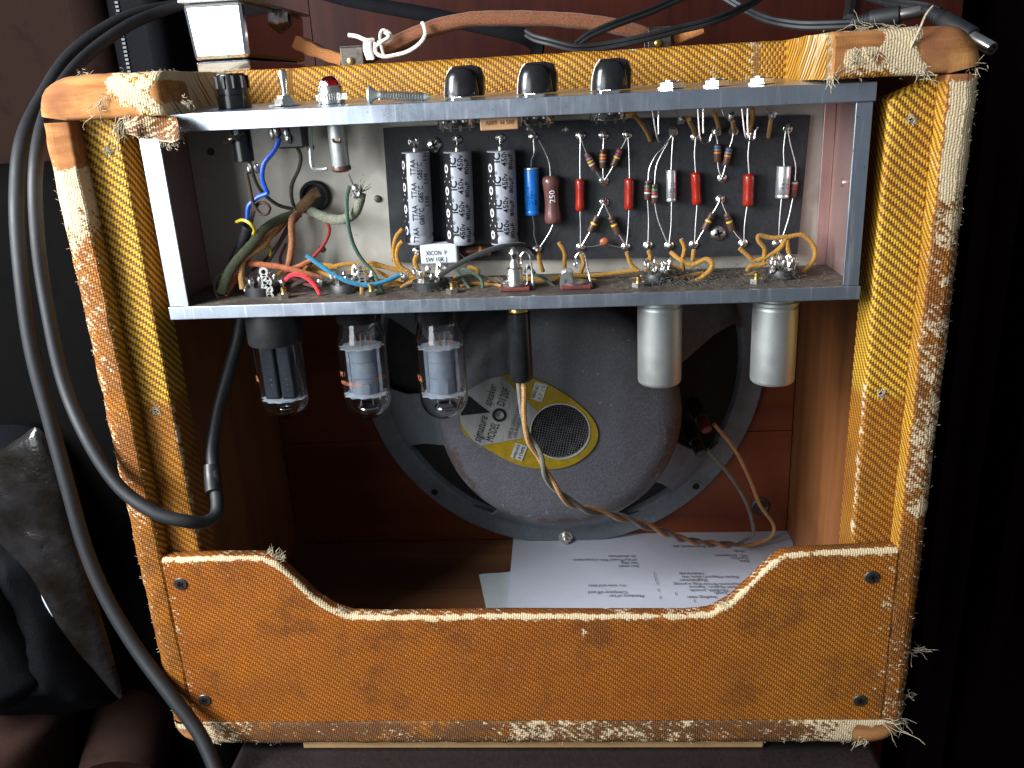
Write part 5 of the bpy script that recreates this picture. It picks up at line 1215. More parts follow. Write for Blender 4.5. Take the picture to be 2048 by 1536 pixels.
def rectifier():
    x = (at(550, 640, YV).x + at(573, 842, YV).x) / 2; zt = zplate(x); zb = at(575, 843, YV - 0.008).z
    zbs = at(550, 698, YV - 0.0155).z
    t = thing('rectifier_tube', 'rectifier tube with tall black base and dark plates, leftmost under the chassis', 'vacuum tube', (x, YV, zt))
    MB().lathe((x, YV, zt), (0, 0, -1), [(0.0135, 0), (0.0142, 0.001), (0.0142, 0.0052), (0.0155, 0.0060), (0.0158, 0.0075), (0.0158, zt - zbs - 0.001), (0.0154, zt - zbs - 0.0001), (0.0138, zt - zbs)], 40).build('tube_base', 'bakelite', t)
    z0 = zbs + 0.001; h = z0 - zb; r = 0.0142
    pr = [(r, 0), (r, h - r * 0.9)] + [(r * math.cos(PI / 2 * i / 9) ** 0.8, h - r * 0.9 + r * 0.9 * math.sin(PI / 2 * i / 9)) for i in range(1, 9)] + [(0.0003, h)]
    glass(x, YV, z0, pr, t)
    zm2 = zb + 0.0125
    mica(x, YV, zm2, r * 0.94, t)
    for s in (-1, 1):
        MB().box((x - 0.0005 + s * 0.0048 - 0.0042, YV - 0.0052, zm2 + 0.0005), (x - 0.0005 + s * 0.0048 + 0.0042, YV + 0.0052, z0 - 0.001)).build('anode_plate', 'black_plate', t, smooth=False, bev=0.0012)
        for k in range(7):
            q = Vector((x + s * 0.0046, YV - 0.0056, zm2 + 0.003 + k * 0.0033)); MB().lathe(q, (0, -1, 0), [(0.0005, 0), (0.0003, 0.0003)], 6).build('spot_weld', 'nickel', t)
    MB().cyl((x - 0.0095, YV, zm2), (x - 0.0095, YV, z0), 0.0004, n=6).build('support_rod', 'nickel', t); MB().cyl((x + 0.0105, YV, zm2), (x + 0.0105, YV, z0), 0.0008, n=8).build('support_rod', 'black_plate', t)
    MB().cyl((x + 0.001, YV - 0.003, z0 - 0.004), (x + 0.001, YV - 0.003, z0), 0.0003, n=5).build('filament_wire', 'nickel', t)
    q = Vector((x, YV - 0.002, zm2 - 0.006)); MB().tube([q + Vector((math.cos(a) * 0.0040, math.sin(a) * 0.003, 0)) for a in [2 * PI * i / 24 for i in range(25)]], 0.0004, 6).build('getter_ring', 'getter', t)
    text('faded_print', 'RCA', 0.0045, (lambda a, b_: Vector((x + r * 1.012 * math.sin(-1.2 + a / r), YV - r * 1.012 * math.cos(-1.2 + a / r), zm2 + 0.013 + b_))), 'orange_ink', t, width=0.006)
    return t
rectifier()
def shield(pxt, pxb, pyb, lab):
    x = (at(pxt, 640, YV).x + at(pxb, pyb, YV).x) / 2; zt = zplate(x); zb = at(pxb, pyb, YV - 0.010).z; r = 0.01235
    t = thing('tube_shield', lab, 'tube shield', (x, YV, zt), 'tube shields under the chassis')
    h = zt - zb; zc = zt - at(pxt, 606, YV - 0.012).z; r0 = 0.0
    MB().lathe((x, YV, zt), (0, 0, -1), [(r * 1.0, 0), (r * 1.0, zc - 0.0012), (r * 0.94, zc - 0.0004), (r * 0.94, zc + 0.0006), (r * 1.035, zc + 0.0012), (r * 1.035, zc + 0.0028), (r * 0.97, zc + 0.0036), (r * 0.97, zc + 0.006)] if zc > 0.002 else [(r * 1.0, 0), (r * 1.0, 0.0016), (r * 0.95, 0.0022), (r * 0.95, 0.0030), (r * 1.03, 0.0036), (r * 1.03, 0.0054), (r * 0.985, 0.0062), (r * 0.985, 0.010)], 44).build('shield_collar', 'shield', t)
    zs = zc + 0.0042; hs_ = h - zs
    MB().lathe((x, YV, zt - zs), (0, 0, -1), [(r * 0.98, 0), (r * 1.005, 0.0006), (r, 0.0016), (r * 0.995, hs_ - 0.002), (r * 0.97, hs_ - 0.0008), (r * 0.91, hs_), (r * 0.6, hs_), (r * 0.55, hs_ - 0.001)], 44).build('shield_can', 'shield', t)
    for s in (-1, 1): MB().box((x + s * r * 1.0 - 0.0012, YV - 0.002, zt - 0.0075), (x + s * r * 1.0 + 0.0012, YV + 0.002, zt - 0.0028)).build('bayonet_tab', 'alu', t, smooth=False, bev=0.0003)
shield(1320, 1318, 775, 'dull aluminium tube shield between the speaker plug and the right shield'); shield(1553, 1540, 773, 'dull aluminium tube shield at the far right under the chassis')
q = at(1150, 611, 0.028); MB().lathe((q.x, 0.028, zplate(q.x)), (0, 0, -1), [(0.0068, 0), (0.0068, 0.0015), (0.0052, 0.0016), (0.0050, 0.0030), (0.0035, 0.0030)], 24).build('jack_bushing', 'nickel', ch)

# ================================================================== loudspeaker
SC = Vector((0.2535, 0, 0.1835)); RB = 0.154; YR = 0.2115
spk = thing('loudspeaker', 'grey twelve inch loudspeaker with gold label bolted inside the cabinet', 'loudspeaker', (SC.x, YB_, SC.z - 0.16))
def ringpt(r, a, Y): return Vector((SC.x + r * math.cos(a), Y, SC.z + r * math.sin(a)))
mb = MB().lathe((SC.x, YB_ - 0.0002, SC.z), (0, -1, 0), [(0.1605, 0), (0.1605, 0.0085), (0.1595, 0.0102), (0.1575, 0.0107), (0.1455, 0.0107), (0.1440, 0.0118), (0.1420, 0.0118), (0.1405, 0.0105), (0.138, 0.006)], 96, False, False)
rim = mb.build('frame_rim', 'frame', spk)
# spoked basket: conical skin with windows left open
solid = [(-116, -71), (-50, -31), (14, 36), (60, 84), (100, 122), (150, 160), (184, 206)]
Y0b, Y1b, R0, R1 = 0.2050, 0.150, 0.1415, 0.083
for (a0, a1) in solid:
    n = max(4, int((a1 - a0) / 3)); vs = []; fs = []
    prf = [(R0, Y0b), (R0 - 0.006, Y0b - 0.010), (0.118, 0.178), (R1, Y1b)]
    wid = [1.30, 1.0, 0.95, 1.45]
    for lay in (0, 1):
        for i in range(n + 1):
            for (rr, yy), wq in zip(prf, wid):
                mid = (a0 + a1) / 2; a = math.radians(mid + (a0 + (a1 - a0) * i / n - mid) * wq); vs.append(ringpt(rr, a, yy + 0.0032 * lay))
    m_ = len(prf); k = (n + 1) * m_
    for lay in (0, 1):
        for i in range(n):
            for j in range(m_ - 1): o = lay * k; fs.append((o + i * m_ + j, o + i * m_ + j + 1, o + (i + 1) * m_ + j + 1, o + (i + 1) * m_ + j))
    for e in (0, n):
        for j in range(m_ - 1): fs.append((e * m_ + j, e * m_ + j + 1, k + e * m_ + j + 1, k + e * m_ + j))
    for j in (0, m_ - 1):
        for i in range(n): fs.append((i * m_ + j, (i + 1) * m_ + j, k + (i + 1) * m_ + j, k + i * m_ + j))
    MB().add(vs, fs).build('frame_spoke', 'frame', spk, angle=50, bev=0.0008)
MB().lathe((SC.x, 0.214, SC.z), (0, -1, 0), [(0.139, 0.0), (0.128, 0.006), (0.085, 0.042), (0.050, 0.060), (0.02, 0.062)], 64, False, True).build('cone', 'cone', spk)
# magnet pot
YPT = 0.082
VC = at(900 + 1408 / 6.4, 740 + 787 / 6.4, YPT); VR = 59.0 * mpp(VC)
prof = [(0.0, YPT), (0.056, YPT + 0.0004), (0.060, YPT + 0.0012)] + [(0.060 + 0.021 * math.sin(PI / 2 * i / 9), YPT + 0.0012 + 0.019 * (1 - math.cos(PI / 2 * i / 9))) for i in range(1, 10)] + [(0.0815, 0.115), (0.0825, 0.150), (0.0850, 0.156), (0.0850, 0.170)]
n = 96; vs = []; fs = []; rust = []
for (rr, yy) in prof:
    for k in range(n):
        a = 2 * PI * k / n; p = ringpt(rr, a, yy)
        if rr == 0.0: p = VC + Vector((math.cos(a), 0, math.sin(a))) * VR
        d = 0.0003 * noise.noise(p * 60); p += Vector((0, -d, 0)); vs.append(p)
        e = sstep(0.062, 0.075, rr) * sstep(0.0, -0.3, math.sin(a) - 0.2) * (0.55 if math.cos(a) > -0.2 else 0.35)
        rust.append(0.12 + 1.25 * e + 0.25 * sstep(0.055, 0.075, rr) * (1 if 0.2 < math.sin(a) < 0.8 and math.cos(a) > 0 else 0))
for j in range(len(prof) - 1):
    for k in range(n): fs.append((j * n + k, j * n + (k + 1) % n, (j + 1) * n + (k + 1) % n, (j + 1) * n + k))
pot_ = MB().add(vs, fs).build('magnet_pot', 'pot', spk, attrs=dict(rust=rust), angle=60)
# foil label
def cE(x, y): return (850 + x / 2.56, 580 + y / 2.56)
def cL(x, y): return (900 + x / 6.4, 740 + y / 6.4)
YL = YPT - 0.0012
egg = [(178, 680), (190, 610), (228, 545), (300, 480), (400, 437), (505, 440), (620, 478), (720, 535), (800, 597), (858, 660), (886, 728), (872, 795), (820, 855), (740, 900), (640, 918), (520, 906), (420, 872), (330, 822), (250, 772), (198, 732)]
eg = [at(*cE(*q), YL) for q in egg]; eg = spline(eg + [eg[0]], 5)[:-1]
vc = at(*cL(1408, 787), YL); vr = 59.0 * mpp(vc)
lab = MB(); ne = len(eg); vs = []; fs = []
for p in eg:
    d = (p - vc); vs += [p, vc + d.normalized() * vr, p + Vector((0, 0.0008, 0))]
for k in range(ne):
    j = (k + 1) % ne; fs += [(3 * k, 3 * j, 3 * j + 1, 3 * k + 1), (3 * k, 3 * k + 2, 3 * j + 2, 3 * j)]
plate = lab.add(vs, fs).build('label_plate', 'label_gold', spk, smooth=False); plate['label'] = 'egg-shaped gold and silver foil label with gauze vent'
def lpoly(name, pts, m, dy=0.0003, th=0.0002):
    return MB().prism([at(*cL(*q), YL - dy) for q in pts], (0, th, 0)).build(name, m, plate, smooth=False)
lpoly('silver_wedge', [(128, 625), (150, 700), (215, 800), (300, 900), (395, 972), (520, 945), (800, 895), (1000, 862), (1010, 740), (1050, 640), (1118, 530), (1030, 440), (870, 290), (740, 150), (672, 85), (560, 95), (440, 140), (330, 200), (240, 262), (180, 340), (140, 430), (122, 530)], 'label_silver')
lpoly('black_wedge', [(140, 585), (520, 543), (390, 452), (250, 335), (190, 340), (150, 430), (135, 510)], 'ink', 0.0006)
lpoly('sticker', [(1090, 150), (1245, 195), (1175, 415), (1030, 365)], 'label_pale', 0.0006); lpoly('sticker', [(840, 930), (995, 975), (920, 1170), (775, 1115)], 'label_pale', 0.0006)
def ltext(s, p, q, size, m='ink', shear=0.0, dy=0.0007):
    a = at(*cL(*p), YL - dy); b_ = at(*cL(*q), YL - dy); U = b_ - a; w_ = U.length; U.normalize(); Vv = Vector((-U.z, 0, U.x)); text('lettering', s, size, lambda x, y: a + U * x + Vv * y, m, plate, width=w_, shear=shear)
ltext('signature', (385, 930), (485, 600), 0.0082, shear=0.35); ltext('speaker', (520, 470), (608, 195), 0.0082, shear=0.35)
ltext('MODEL', (545, 925), (635, 690), 0.0075); ltext('D120F', (690, 470), (775, 250), 0.0075)
ltext('JAMES B. LANSING SOUND, INC.', (775, 880), (945, 330), 0.0034); ltext('LOS ANGELES, CALIF.', (845, 870), (960, 480), 0.0034)
ltext('SERIAL NO.', (1075, 365), (1140, 200), 0.0028, dy=0.001); ltext('8 7 1 3', (1155, 385), (1215, 210), 0.0030, 'label_gold', dy=0.001)
ltext('IMPEDANCE', (835, 1130), (895, 960), 0.0026, dy=0.001); ltext('9 OHMS', (905, 1140), (960, 985), 0.0030, dy=0.001)
c = at(*cL(632, 572), YL); r = 92 / 6.4 * mpp(c); MB().lathe(c, (0, -1, 0), [(r * 0.64, 0.0002), (r * 0.64, 0.0009), (r, 0.0009), (r, 0.0002)], 36, False, False).build('emblem_ring', 'ink', plate, smooth=False)
ltext('JBL', (615, 615), (655, 530), 0.0046, dy=0.0009)
# gauze vent: recess and woven wires
MB().lathe((vc.x, YL + 0.0002, vc.z), (0, 1, 0), [(vr * 1.0, 0), (vr * 0.99, 0.012), (0.001, 0.0122)], 48, False, False).build('vent_recess', 'ink', spk)
MB().lathe((vc.x, YL - 0.0001, vc.z), (0, -1, 0), [(vr * 1.03, -0.0003), (vr * 1.02, 0.0004), (vr * 0.985, 0.0004), (vr * 0.98, -0.002)], 48, False, False).build('vent_rim', 'label_pale', spk)
mb = MB(); st = 2 * vr / 24
for dirn in (0, 1):
    th = math.radians(-14 if dirn == 0 else 75)
    U = Vector((math.cos(th), 0, math.sin(th))); Vv = Vector((-U.z, 0, U.x))
    for k in range(-12, 13):
        o = k * st
        if abs(o) > vr * 0.97: continue
        hl = math.sqrt((vr * 0.99) ** 2 - o * o); pts = []
        for i in range(13):
            s = -hl + 2 * hl * i / 12; p = Vector((vc.x, YL + 0.0010, vc.z)) + U * s + Vv * (o + 0.0003 * math.sin(s * 300 + k)); p.y += 0.00015 * (1 if (i + k + dirn) % 2 else -1) + 0.0012 * max(0, 1 - ((p.x - vc.x - 0.009) ** 2 + (p.z - vc.z - 0.004) ** 2) / 0.00006); pts.append(p)
        mb.tube(pts, 0.00016, 4)
mb.build('vent_gauze', 'mesh_wire', spk)
# bolts and terminals
for k in range(8):
    a = math.radians(-90 + 45 * k); p = ringpt(RB - 0.0010, a, YR - 0.0007)
    if k == 0:
        MB().lathe(p, (0, -1, 0), [(0.0060, -0.002), (0.0060, 0.0012), (0.0044, 0.0013), (0.0044, 0.0045), (0.0036, 0.0050), (0.0026, 0.0050), (0.0026, 0.0078), (0.0018, 0.0083)], 14).build('mounting_bolt', 'nickel', spk)
    else:
        MB().lathe(p, (0, -1, 0), [(0.0030, -0.004), (0.0030, 0.0004), (0.0046, 0.0005), (0.0046, -0.001)], 18, True, False).build('bolt_boss', 'frame', spk)
        MB().lathe(p, (0, -1, 0), [(0.0031, -0.003), (0.0031, -0.0002)], 16).build('bolt_hole', 'ink', spk)
YT = 0.165
for (px, py, m) in ((1403, 838, 'fibre_red'), (1392, 885, 'bakelite')):
    b_ = at(px, py, YT); p0 = b_ + Vector((-0.003, 0.02, 0.006)); MB().cyl(p0, b_, 0.0052, 0.0050, 18, 0.001).build('terminal_post', 'bakelite', spk); MB().cyl(b_ + Vector((0.0005, 0.0002, -0.001)), b_ + Vector((0.003, -0.008, -0.006)), 0.0046, 0.0044, 18, 0.001).build('terminal_cap', m, spk)
# cup washer in the baffle
p = at(1521, 1012, YB_ - 0.0005); wsh = MB().lathe(p, (0, -1, 0), [(0.0078, 0), (0.0078, 0.0010), (0.0060, 0.0018), (0.0040, 0.0010), (0.0036, 0.0016), (0.0006, 0.0022)], 24).build('cup_washer', 'steel_dark', cab); 

# ================================================================== speaker plug and its twisted cable
PY = 0.028; xp = at(1037, 640, PY).x; zt = zplate(xp)
sp = thing('speaker_cable', 'black jack plug with twisted brown and grey speaker wires', 'cable', (xp, PY, zt - 0.035))
zk = zt - at(1037, 617, PY - 0.006).z
MB().lathe((xp, PY, zt), (0, 0, -1), [(0.0045, 0), (0.0045, zk), (0.0060, zk + 0.0002), (0.0064, zk + 0.0008), (0.0064, zk + 0.0026), (0.0056, zk + 0.0032)], 36).build('plug_collar', 'brass', sp)
zb = at(1042, 767, PY - 0.005).z; zk += 0.0030; hh = zt - zk - zb
MB().lathe((xp, PY, zt - zk), (0, 0, -1), [(0.0058, 0), (0.0064, 0.0006), (0.0065, 0.003), (0.0068, hh - 0.004), (0.0064, hh - 0.0015), (0.0050, hh), (0.001, hh + 0.0001)], 32).build('plug_sleeve', 'black', sp)
core = [(1042, 758, 0.028), (1044, 790, 0.028), (1046, 825, 0.030), (1055, 870, 0.032), (1078, 910, 0.034), (1093, 950, 0.036), (1122, 990, 0.042), (1160, 1015, 0.052), (1210, 1026, 0.065), (1265, 1042, 0.080), (1320, 1062, 0.10), (1372, 1080, 0.13), (1425, 1088, 0.16), (1470, 1090, 0.185)]
P = pxl(core, 0, 10); N = len(P)
def strand(ph, tail, m):
    out = []; e1 = Vector((1, 0, 0)); ang = ph; prev = None
    for i, p in enumerate(P):
        t = (P[min(i + 1, N - 1)] - P[max(i - 1, 0)]).normalized(); e1 = (e1 - t * e1.dot(t)).normalized(); e2 = t.cross(e1)
        if prev: ang += (p - prev).length / 0.0135 * 1.6 * (0.35 if i < 30 else 1.0)
        prev = p; out.append(p + (e1 * math.cos(ang) + e2 * math.sin(ang)) * 0.00155)
    tl = spline([out[-1]] + [at(a, b_, c) for a, b_, c in tail], 8); out += tl[1:]
    return MB().tube(out, 0.00150, 8, 0.12).build('wire', m, sp)
strand(0.2, [(1500, 1090, 0.190), (1540, 1075, 0.195), (1547, 1050, 0.195), (1520, 1010, 0.190), (1500, 960, 0.180), (1470, 900, 0.170), (1428, 848, 0.157)], 'w_tan')
strand(0.2 + PI, [(1490, 1080, 0.190), (1506, 1070, 0.192), (1505, 1045, 0.190), (1490, 1000, 0.182), (1455, 945, 0.172), (1415, 900, 0.158)], 'w_grey')

# ================================================================== paper on the cabinet floor
ZP = TB + 0.0034
def sheetpts(px): return [at(a, b_, ZP, 2) for a, b_ in px]
def sheet_of(name, corners, m, lab, lift, group=None):
    """gently curling sheet with thickness: bilinear patch of four floor points"""
    c = sheetpts(corners); n = 14; vs = []; fs = []
    for lay in (0, 1):
        for i in range(n + 1):
            for j in range(n + 1):
                s, t = i / n, j / n; p = (c[0] * (1 - s) + c[1] * s) * (1 - t) + (c[3] * (1 - s) + c[2] * s) * t
                p = p.copy(); p.z += lift + 0.0010 * noise.noise(Vector((s * 3, t * 3, lift * 900))) + 0.0012 * (1 - s) ** 3 - 0.0003 * lay; vs.append(p)
    k = (n + 1) ** 2; q = n + 1
    for lay in (0, 1):
        for i in range(n):
            for j in range(n): o = lay * k; fs.append((o + i * q + j, o + i * q + j + 1, o + (i + 1) * q + j + 1, o + (i + 1) * q + j))
    for i in range(n):
        for (a, b_) in ((i * q, (i + 1) * q), (i * q + n, (i + 1) * q + n), (i, i + 1), (n * q + i, n * q + i + 1)): fs.append((a, b_, k + b_, k + a))
    o = MB().add(vs, fs).build(name, m, None, angle=60); tag(o, lab, 'paper'); return o
pp = sheet_of('printed_sheet', ((1028, 1070), (1578, 1066), (1640, 1290), (1010, 1290)), 'paper', 'white sheets printed with a cast list lying on the cabinet floor', 0.0024)
sheet_of('loose_sheet', ((958, 1152), (1080, 1135), (1080, 1280), (985, 1280)), 'paper2', 'pale blank sheet sticking out from under the printed sheets', 0.0004)
def cP(x, y): return (900 + x / 2.56, 1000 + y / 2.56)
def ptext(s, xr, xl, y, y2=None, hz=0.0043):
    a = at(*cP(xr, y), ZP + 0.0036, 2); b_ = at(*cP(xl, y if y2 is None else y2), ZP + 0.0036, 2); U = b_ - a; w_ = U.length; U.normalize(); Vv = Vector((-U.y, U.x, 0)); 
    if Vv.y > 0: Vv = -Vv
    text('lettering', s, hz, lambda x, z: a + U * x + Vv * z * 1.25 + Vector((0, 0, 0.0)), 'ink_paper', pp, width=w_)
for s, xr, xl, y in (('Stage-hands, etc.', 1307, 1135, 233), ('Andy', 1503, 1450, 257), ('Mr. Grossman', 1512, 1356, 279), ('Frou-Frou,', 1520, 1435, 293), ('Eloise,', 1528, 1478, 308), ('Understudy', 1297, 1170, 371), ('Keren-Happuch Lane, her', 1470, 1182, 388), ('Englishman', 1310, 1176, 404), ('Desmond Armstrong, a young', 1487, 1143, 424),
                     ('with Hudson, ingenue', 1462, 1222, 439), ('Meredith, juvenile', 1420, 1225, 456), ('Leigh', 1412, 1352, 470), ('leading man', 1362, 1215, 491), ('an electrician', 948, 810, 283), ('of the Power Film Corporation', 953, 628, 301), ('her dog', 956, 875, 317), ('her maid', 960, 864, 333), ('on, now and then', 897, 707, 432), ('Company off and', 905, 707, 466), ('Members of her', 990, 812, 484)):
    ptext(s, xr, xl, y)
for x, y in ((1050, 379), (1053, 396), (1058, 411), (1065, 429), (1071, 463), (1160, 481), (1080, 499), (1255, 516)): ptext(')', x, x - 8, y - 6)

# ================================================================== things on top of the amplifier
# small chrome stomp box
pz = H + 0.0006
A0 = at(392, 130, 0.085); B0 = at(500, 130, 0.085)
x0, x1 = A0.x, B0.x
pd = thing('stomp_box', 'small chrome metal box with a jack socket standing on the amplifier top', 'effects pedal', ((x0 + x1) / 2, 0.11, pz))
zt_ = at(440, 4, 0.085).z
def taper(p):
    k = (p.z - pz) / (zt_ - pz); cx_ = (x0 + x1) / 2; p = p.copy(); p.x = cx_ + (p.x - cx_) * (1 + 0.10 * k); p.y = 0.14 + (p.y - 0.14) * (1 + 0.06 * k); return p
MB().box((x0, 0.085, pz + 0.0065), (x1, 0.200, zt_), taper).build('box_shell', 'chrome', pd, smooth=False, bev=0.0025)
MB().box((x0 + 0.0004, 0.0856, pz), (x1 - 0.0004, 0.199, pz + 0.0058), taper).build('box_lid', 'chrome', pd, smooth=False, bev=0.0008)
MB().box((x0 - 0.001, 0.083, zt_ + 0.0002), (x1 + 0.003, 0.205, zt_ + 0.0016), taper).build('box_face', 'alu', pd, smooth=False, bev=0.0006)
q = at(555, 40, 0.150); q.x = taper(Vector((x1, 0.15, q.z))).x
MB().lathe(q, (1, 0, 0), [(0.0085, -0.001), (0.0085, 0.0012), (0.0068, 0.0014), (0.0066, 0.0040), (0.0052, 0.0042), (0.0050, 0.0062), (0.0036, 0.0062), (0.0034, -0.001)], 18, True, False).build('jack_socket', 'nickel', pd)
MB().lathe(q + Vector((0.002, 0, 0)), (1, 0, 0), [(0.0036, 0), (0.0036, 0.003)], 16).build('jack_hole', 'ink', pd)
# white string tied round the handle
st_ = thing('white_string', 'white string tied in a loose knot round the left end of the handle', 'string', at(745, 105, HY))
def strg(pts, r=0.0011): MB().tube(pxl(pts, 0, 8), r, 7, 0.1).build('string_strand', 'string', st_)
strg([(697, 70, .112), (715, 73, .111), (732, 80, .110), (748, 80, .112)], 0.0013)
for k in range(4): strg([(731 + 3 * k, 80 + k, .111), (730 + 3.4 * k, 98, .1105), (737 + 3.2 * k, 119, .111)], 0.0013)
strg([(750, 85, .110), (752, 105, .109), (768, 113, .109), (790, 110, .110), (815, 103, .110), (838, 88, .109), (850, 70, .109), (848, 52, .110), (844, 45, .111)], 0.0012)
strg([(768, 113, .110), (762, 90, .109), (760, 70, .108), (766, 60, .108), (780, 66, .109), (782, 78, .110), (770, 85, .110), (755, 84, .110)], 0.0009)
strg([(752, 92, .109), (765, 82, .108), (778, 72, .108), (768, 64, .109)], 0.0010)
# thin twin power lead with two barrel plugs
dc = thing('power_lead', 'thin black twin lead with two barrel plugs trailing over the amplifier top', 'cable', at(1500, 70, 0.10))
def twin(pts, r=0.0013):
    P_ = pxl(pts, 0, 8)
    for s in (-1, 1): MB().tube([p + Vector((0, 0.0004 * s, 0.00125 * s)) for p in P_], r, 7).build('lead_core', 'rubber', dc)
twin([(1052, 66, .10), (1070, 76, .095), (1100, 84, .090), (1150, 96, .088), (1200, 93, .09), (1280, 78, .09), (1360, 58, .095), (1430, 40, .10), (1500, 8, .12), (1540, -20, .14)])
twin([(1150, 92, .092), (1180, 70, .095), (1230, 48, .10), (1300, 22, .11), (1360, -4, .12), (1400, -20, .125)])
twin([(1440, -12, .16), (1490, 18, .15), (1540, 40, .13), (1600, 50, .115), (1660, 50, .105), (1705, 48, .10)], 0.0016)
twin([(1700, -20, .16), (1760, 0, .13), (1800, 8, .11), (1850, 14, .095), (1880, 25, .085)], 0.0016)
def barrel(a, b_, Ya, Yb, m_end):
    p0 = at(*a, Ya); p1 = at(*b_, Yb); d = p1 - p0; L = d.length; r = 0.0046
    pr = [(0.0020, 0)]; 
    for k in range(5): pr += [(r * (0.62 + 0.07 * k), L * (0.03 + 0.05 * k)), (r * (0.62 + 0.07 * k), L * (0.055 + 0.05 * k)), (r * (0.55 + 0.07 * k), L * (0.06 + 0.05 * k)), (r * (0.55 + 0.07 * k), L * (0.075 + 0.05 * k))]
    pr += [(r, L * 0.30), (r * 1.06, L * 0.34), (r * 1.06, L * 0.70), (r * 0.9, L * 0.72)]
    o = MB().lathe(p0, d, pr, 20).build('plug_body', 'rubber', dc)
    MB().lathe(p0 + d * 0.70, d, [(0.0033, 0), (0.0033, L * 0.29), (0.0030, L * 0.30), (0.0018, L * 0.30), (0.0017, L * 0.2)], 20, True, True).build('plug_barrel', m_end, o)
barrel((1700, 46), (1842, 22), 0.10, 0.085, 'nickel'); barrel((1850, 18), (1985, 98), 0.075, 0.030, 'nickel')
mb = MB().tube(pxl([(1705, -10, .2), (1702, 20, .16), (1698, 42, .12)], 0), 0.004, 8); mb.build('lead_knot', 'rubber', dc)
# dark folded strap running behind the handle
tag(MB().tube(pxl([(590, -30, .30), (700, 0, .26), (860, 30, .22), (960, 52, .20), (1040, 70, .17), (1075, 92, .15), (1070, 115, .15)], 0), 0.0052, 10, 0, 0.45).build('dark_strap', 'nylon'), 'flat black strap running behind the leather handle', 'strap')

# ================================================================== power cord and jack cable on the left
pcord = thing('black_mains_cable', 'thick black mains cable looping over the left cabinet edge into the amplifier', 'cord', at(300, 1030, 0.0))
MB().tube(pxl([(480, -30, .26), (390, 2, .24), (320, 24, .22), (255, 52, .19), (182, 104, .15), (130, 160, .11), (92, 232, .06), (72, 330, .03), (73, 450, .020), (90, 590, .016), (126, 760, .008), (176, 880, -.004), (240, 975, -.012), (310, 1025, -.016), (370, 1042, -.014), (412, 1044, -.006), (434, 1022, .004), (430, 960, .016), (424, 900, .026), (436, 820, .036), (455, 750, .044), (475, 680, .052), (488, 610, .058)], 0, 9), 0.0038, 14).build('cord_sheath', 'rubber', pcord)
MB().tube(pxl([(427, 985, .010), (424, 955, .017), (423, 930, .021)], 0, 6), 0.0046, 12).build('cord_tape', 'bakelite', pcord)
jc = thing('black_cable', 'thick black cable hanging along the far left and down past the cabinet corner', 'cable', at(60, 700, 0.02))
MB().tube(pxl([(440, -10, .27), (370, 8, .25), (290, 24, .22), (220, 52, .19), (140, 112, .15), (88, 190, .11), (46, 280, .07), (34, 390, .05), (40, 520, .04), (62, 690, .034), (100, 840, .028), (135, 970, .022), (172, 1100, .016), (215, 1200, .010), (275, 1300, .002), (345, 1395, -.008), (400, 1470, -.016), (440, 1560, -.028)], 0, 9), 0.0044, 14).build('cable_sheath', 'rubber', jc)

# ================================================================== surroundings
def struct(o): o['kind'] = 'structure'; return o
struct(MB().box((-3, -3, -0.60), (3, 3, -0.58)).build('floor', 'ground', smooth=False))
bn = thing('bench', 'dark brown leatherette bench top the amplifier stands on', 'bench', (0.22, 0.1, -0.40))
MB().box((0.038, -0.16, -0.060), (at(1762, 1465, 0.0).x + 0.0, 0.36, -0.0070)).build('bench_top', 'leatherette', bn, bev=0.004)
for x in (0.06, 0.40):
    for y in (-0.12, 0.32): MB().box((x - 0.015, y - 0.015, -0.58), (x + 0.015, y + 0.015, -0.0605)).build('leg', 'leatherette', bn, smooth=False, bev=0.002)
wd = thing('wardrobe', 'dark polished mahogany cabinet front rising behind the amplifier', 'cabinet', (0.25, 0.40, -0.58))
sx = at(622, 60, 0.40).x; ex = at(1700, 30, 0.40).x
for (a, b_, dy) in ((at(330, 60, 0.40).x, sx - 0.001, 0.004), (sx + 0.001, ex - 0.001, 0), (ex + 0.001, ex + 0.10, 0.010)):
    MB().box((a, 0.40 + dy, -0.58), (b_, 0.42 + dy, 1.3)).build('door_panel', 'mahogany', wd, smooth=False)
# curtain to the right
def curtain():
    vs = []; fs = []; n = 90
    for i in range(n + 1):
        x = 0.50 + 1.0 * i / n; yy = 0.55 + 0.03 * math.sin(i * 0.55) + 0.015 * math.sin(i * 1.3 + 1)
        for z in (-0.58, 0.4, 1.4): vs.append(Vector((x, yy, z)))
        for z in (1.4, 0.4, -0.58): vs.append(Vector((x, yy + 0.004, z)))
    for i in range(n):
        for k in range(6): fs.append((i * 6 + k, i * 6 + (k + 1) % 6, (i + 1) * 6 + (k + 1) % 6, (i + 1) * 6 + k))
    o = MB().add(vs, fs).build('curtain', 'curtain'); tag(o, 'very dark maroon curtain hanging to the right of the amplifier', 'curtain')
curtain()
tag(MB().box((-0.50, 0.10, -0.40), (-0.016, 0.262, at(30, 350, 0.10).z)).build('bag_and_shadow_block', 'black_cloth', bev=0.02), 'near-black block for the dark bag and shadow behind the cables on the left', 'case')  # block covers both the dark bag and the shadow below its top
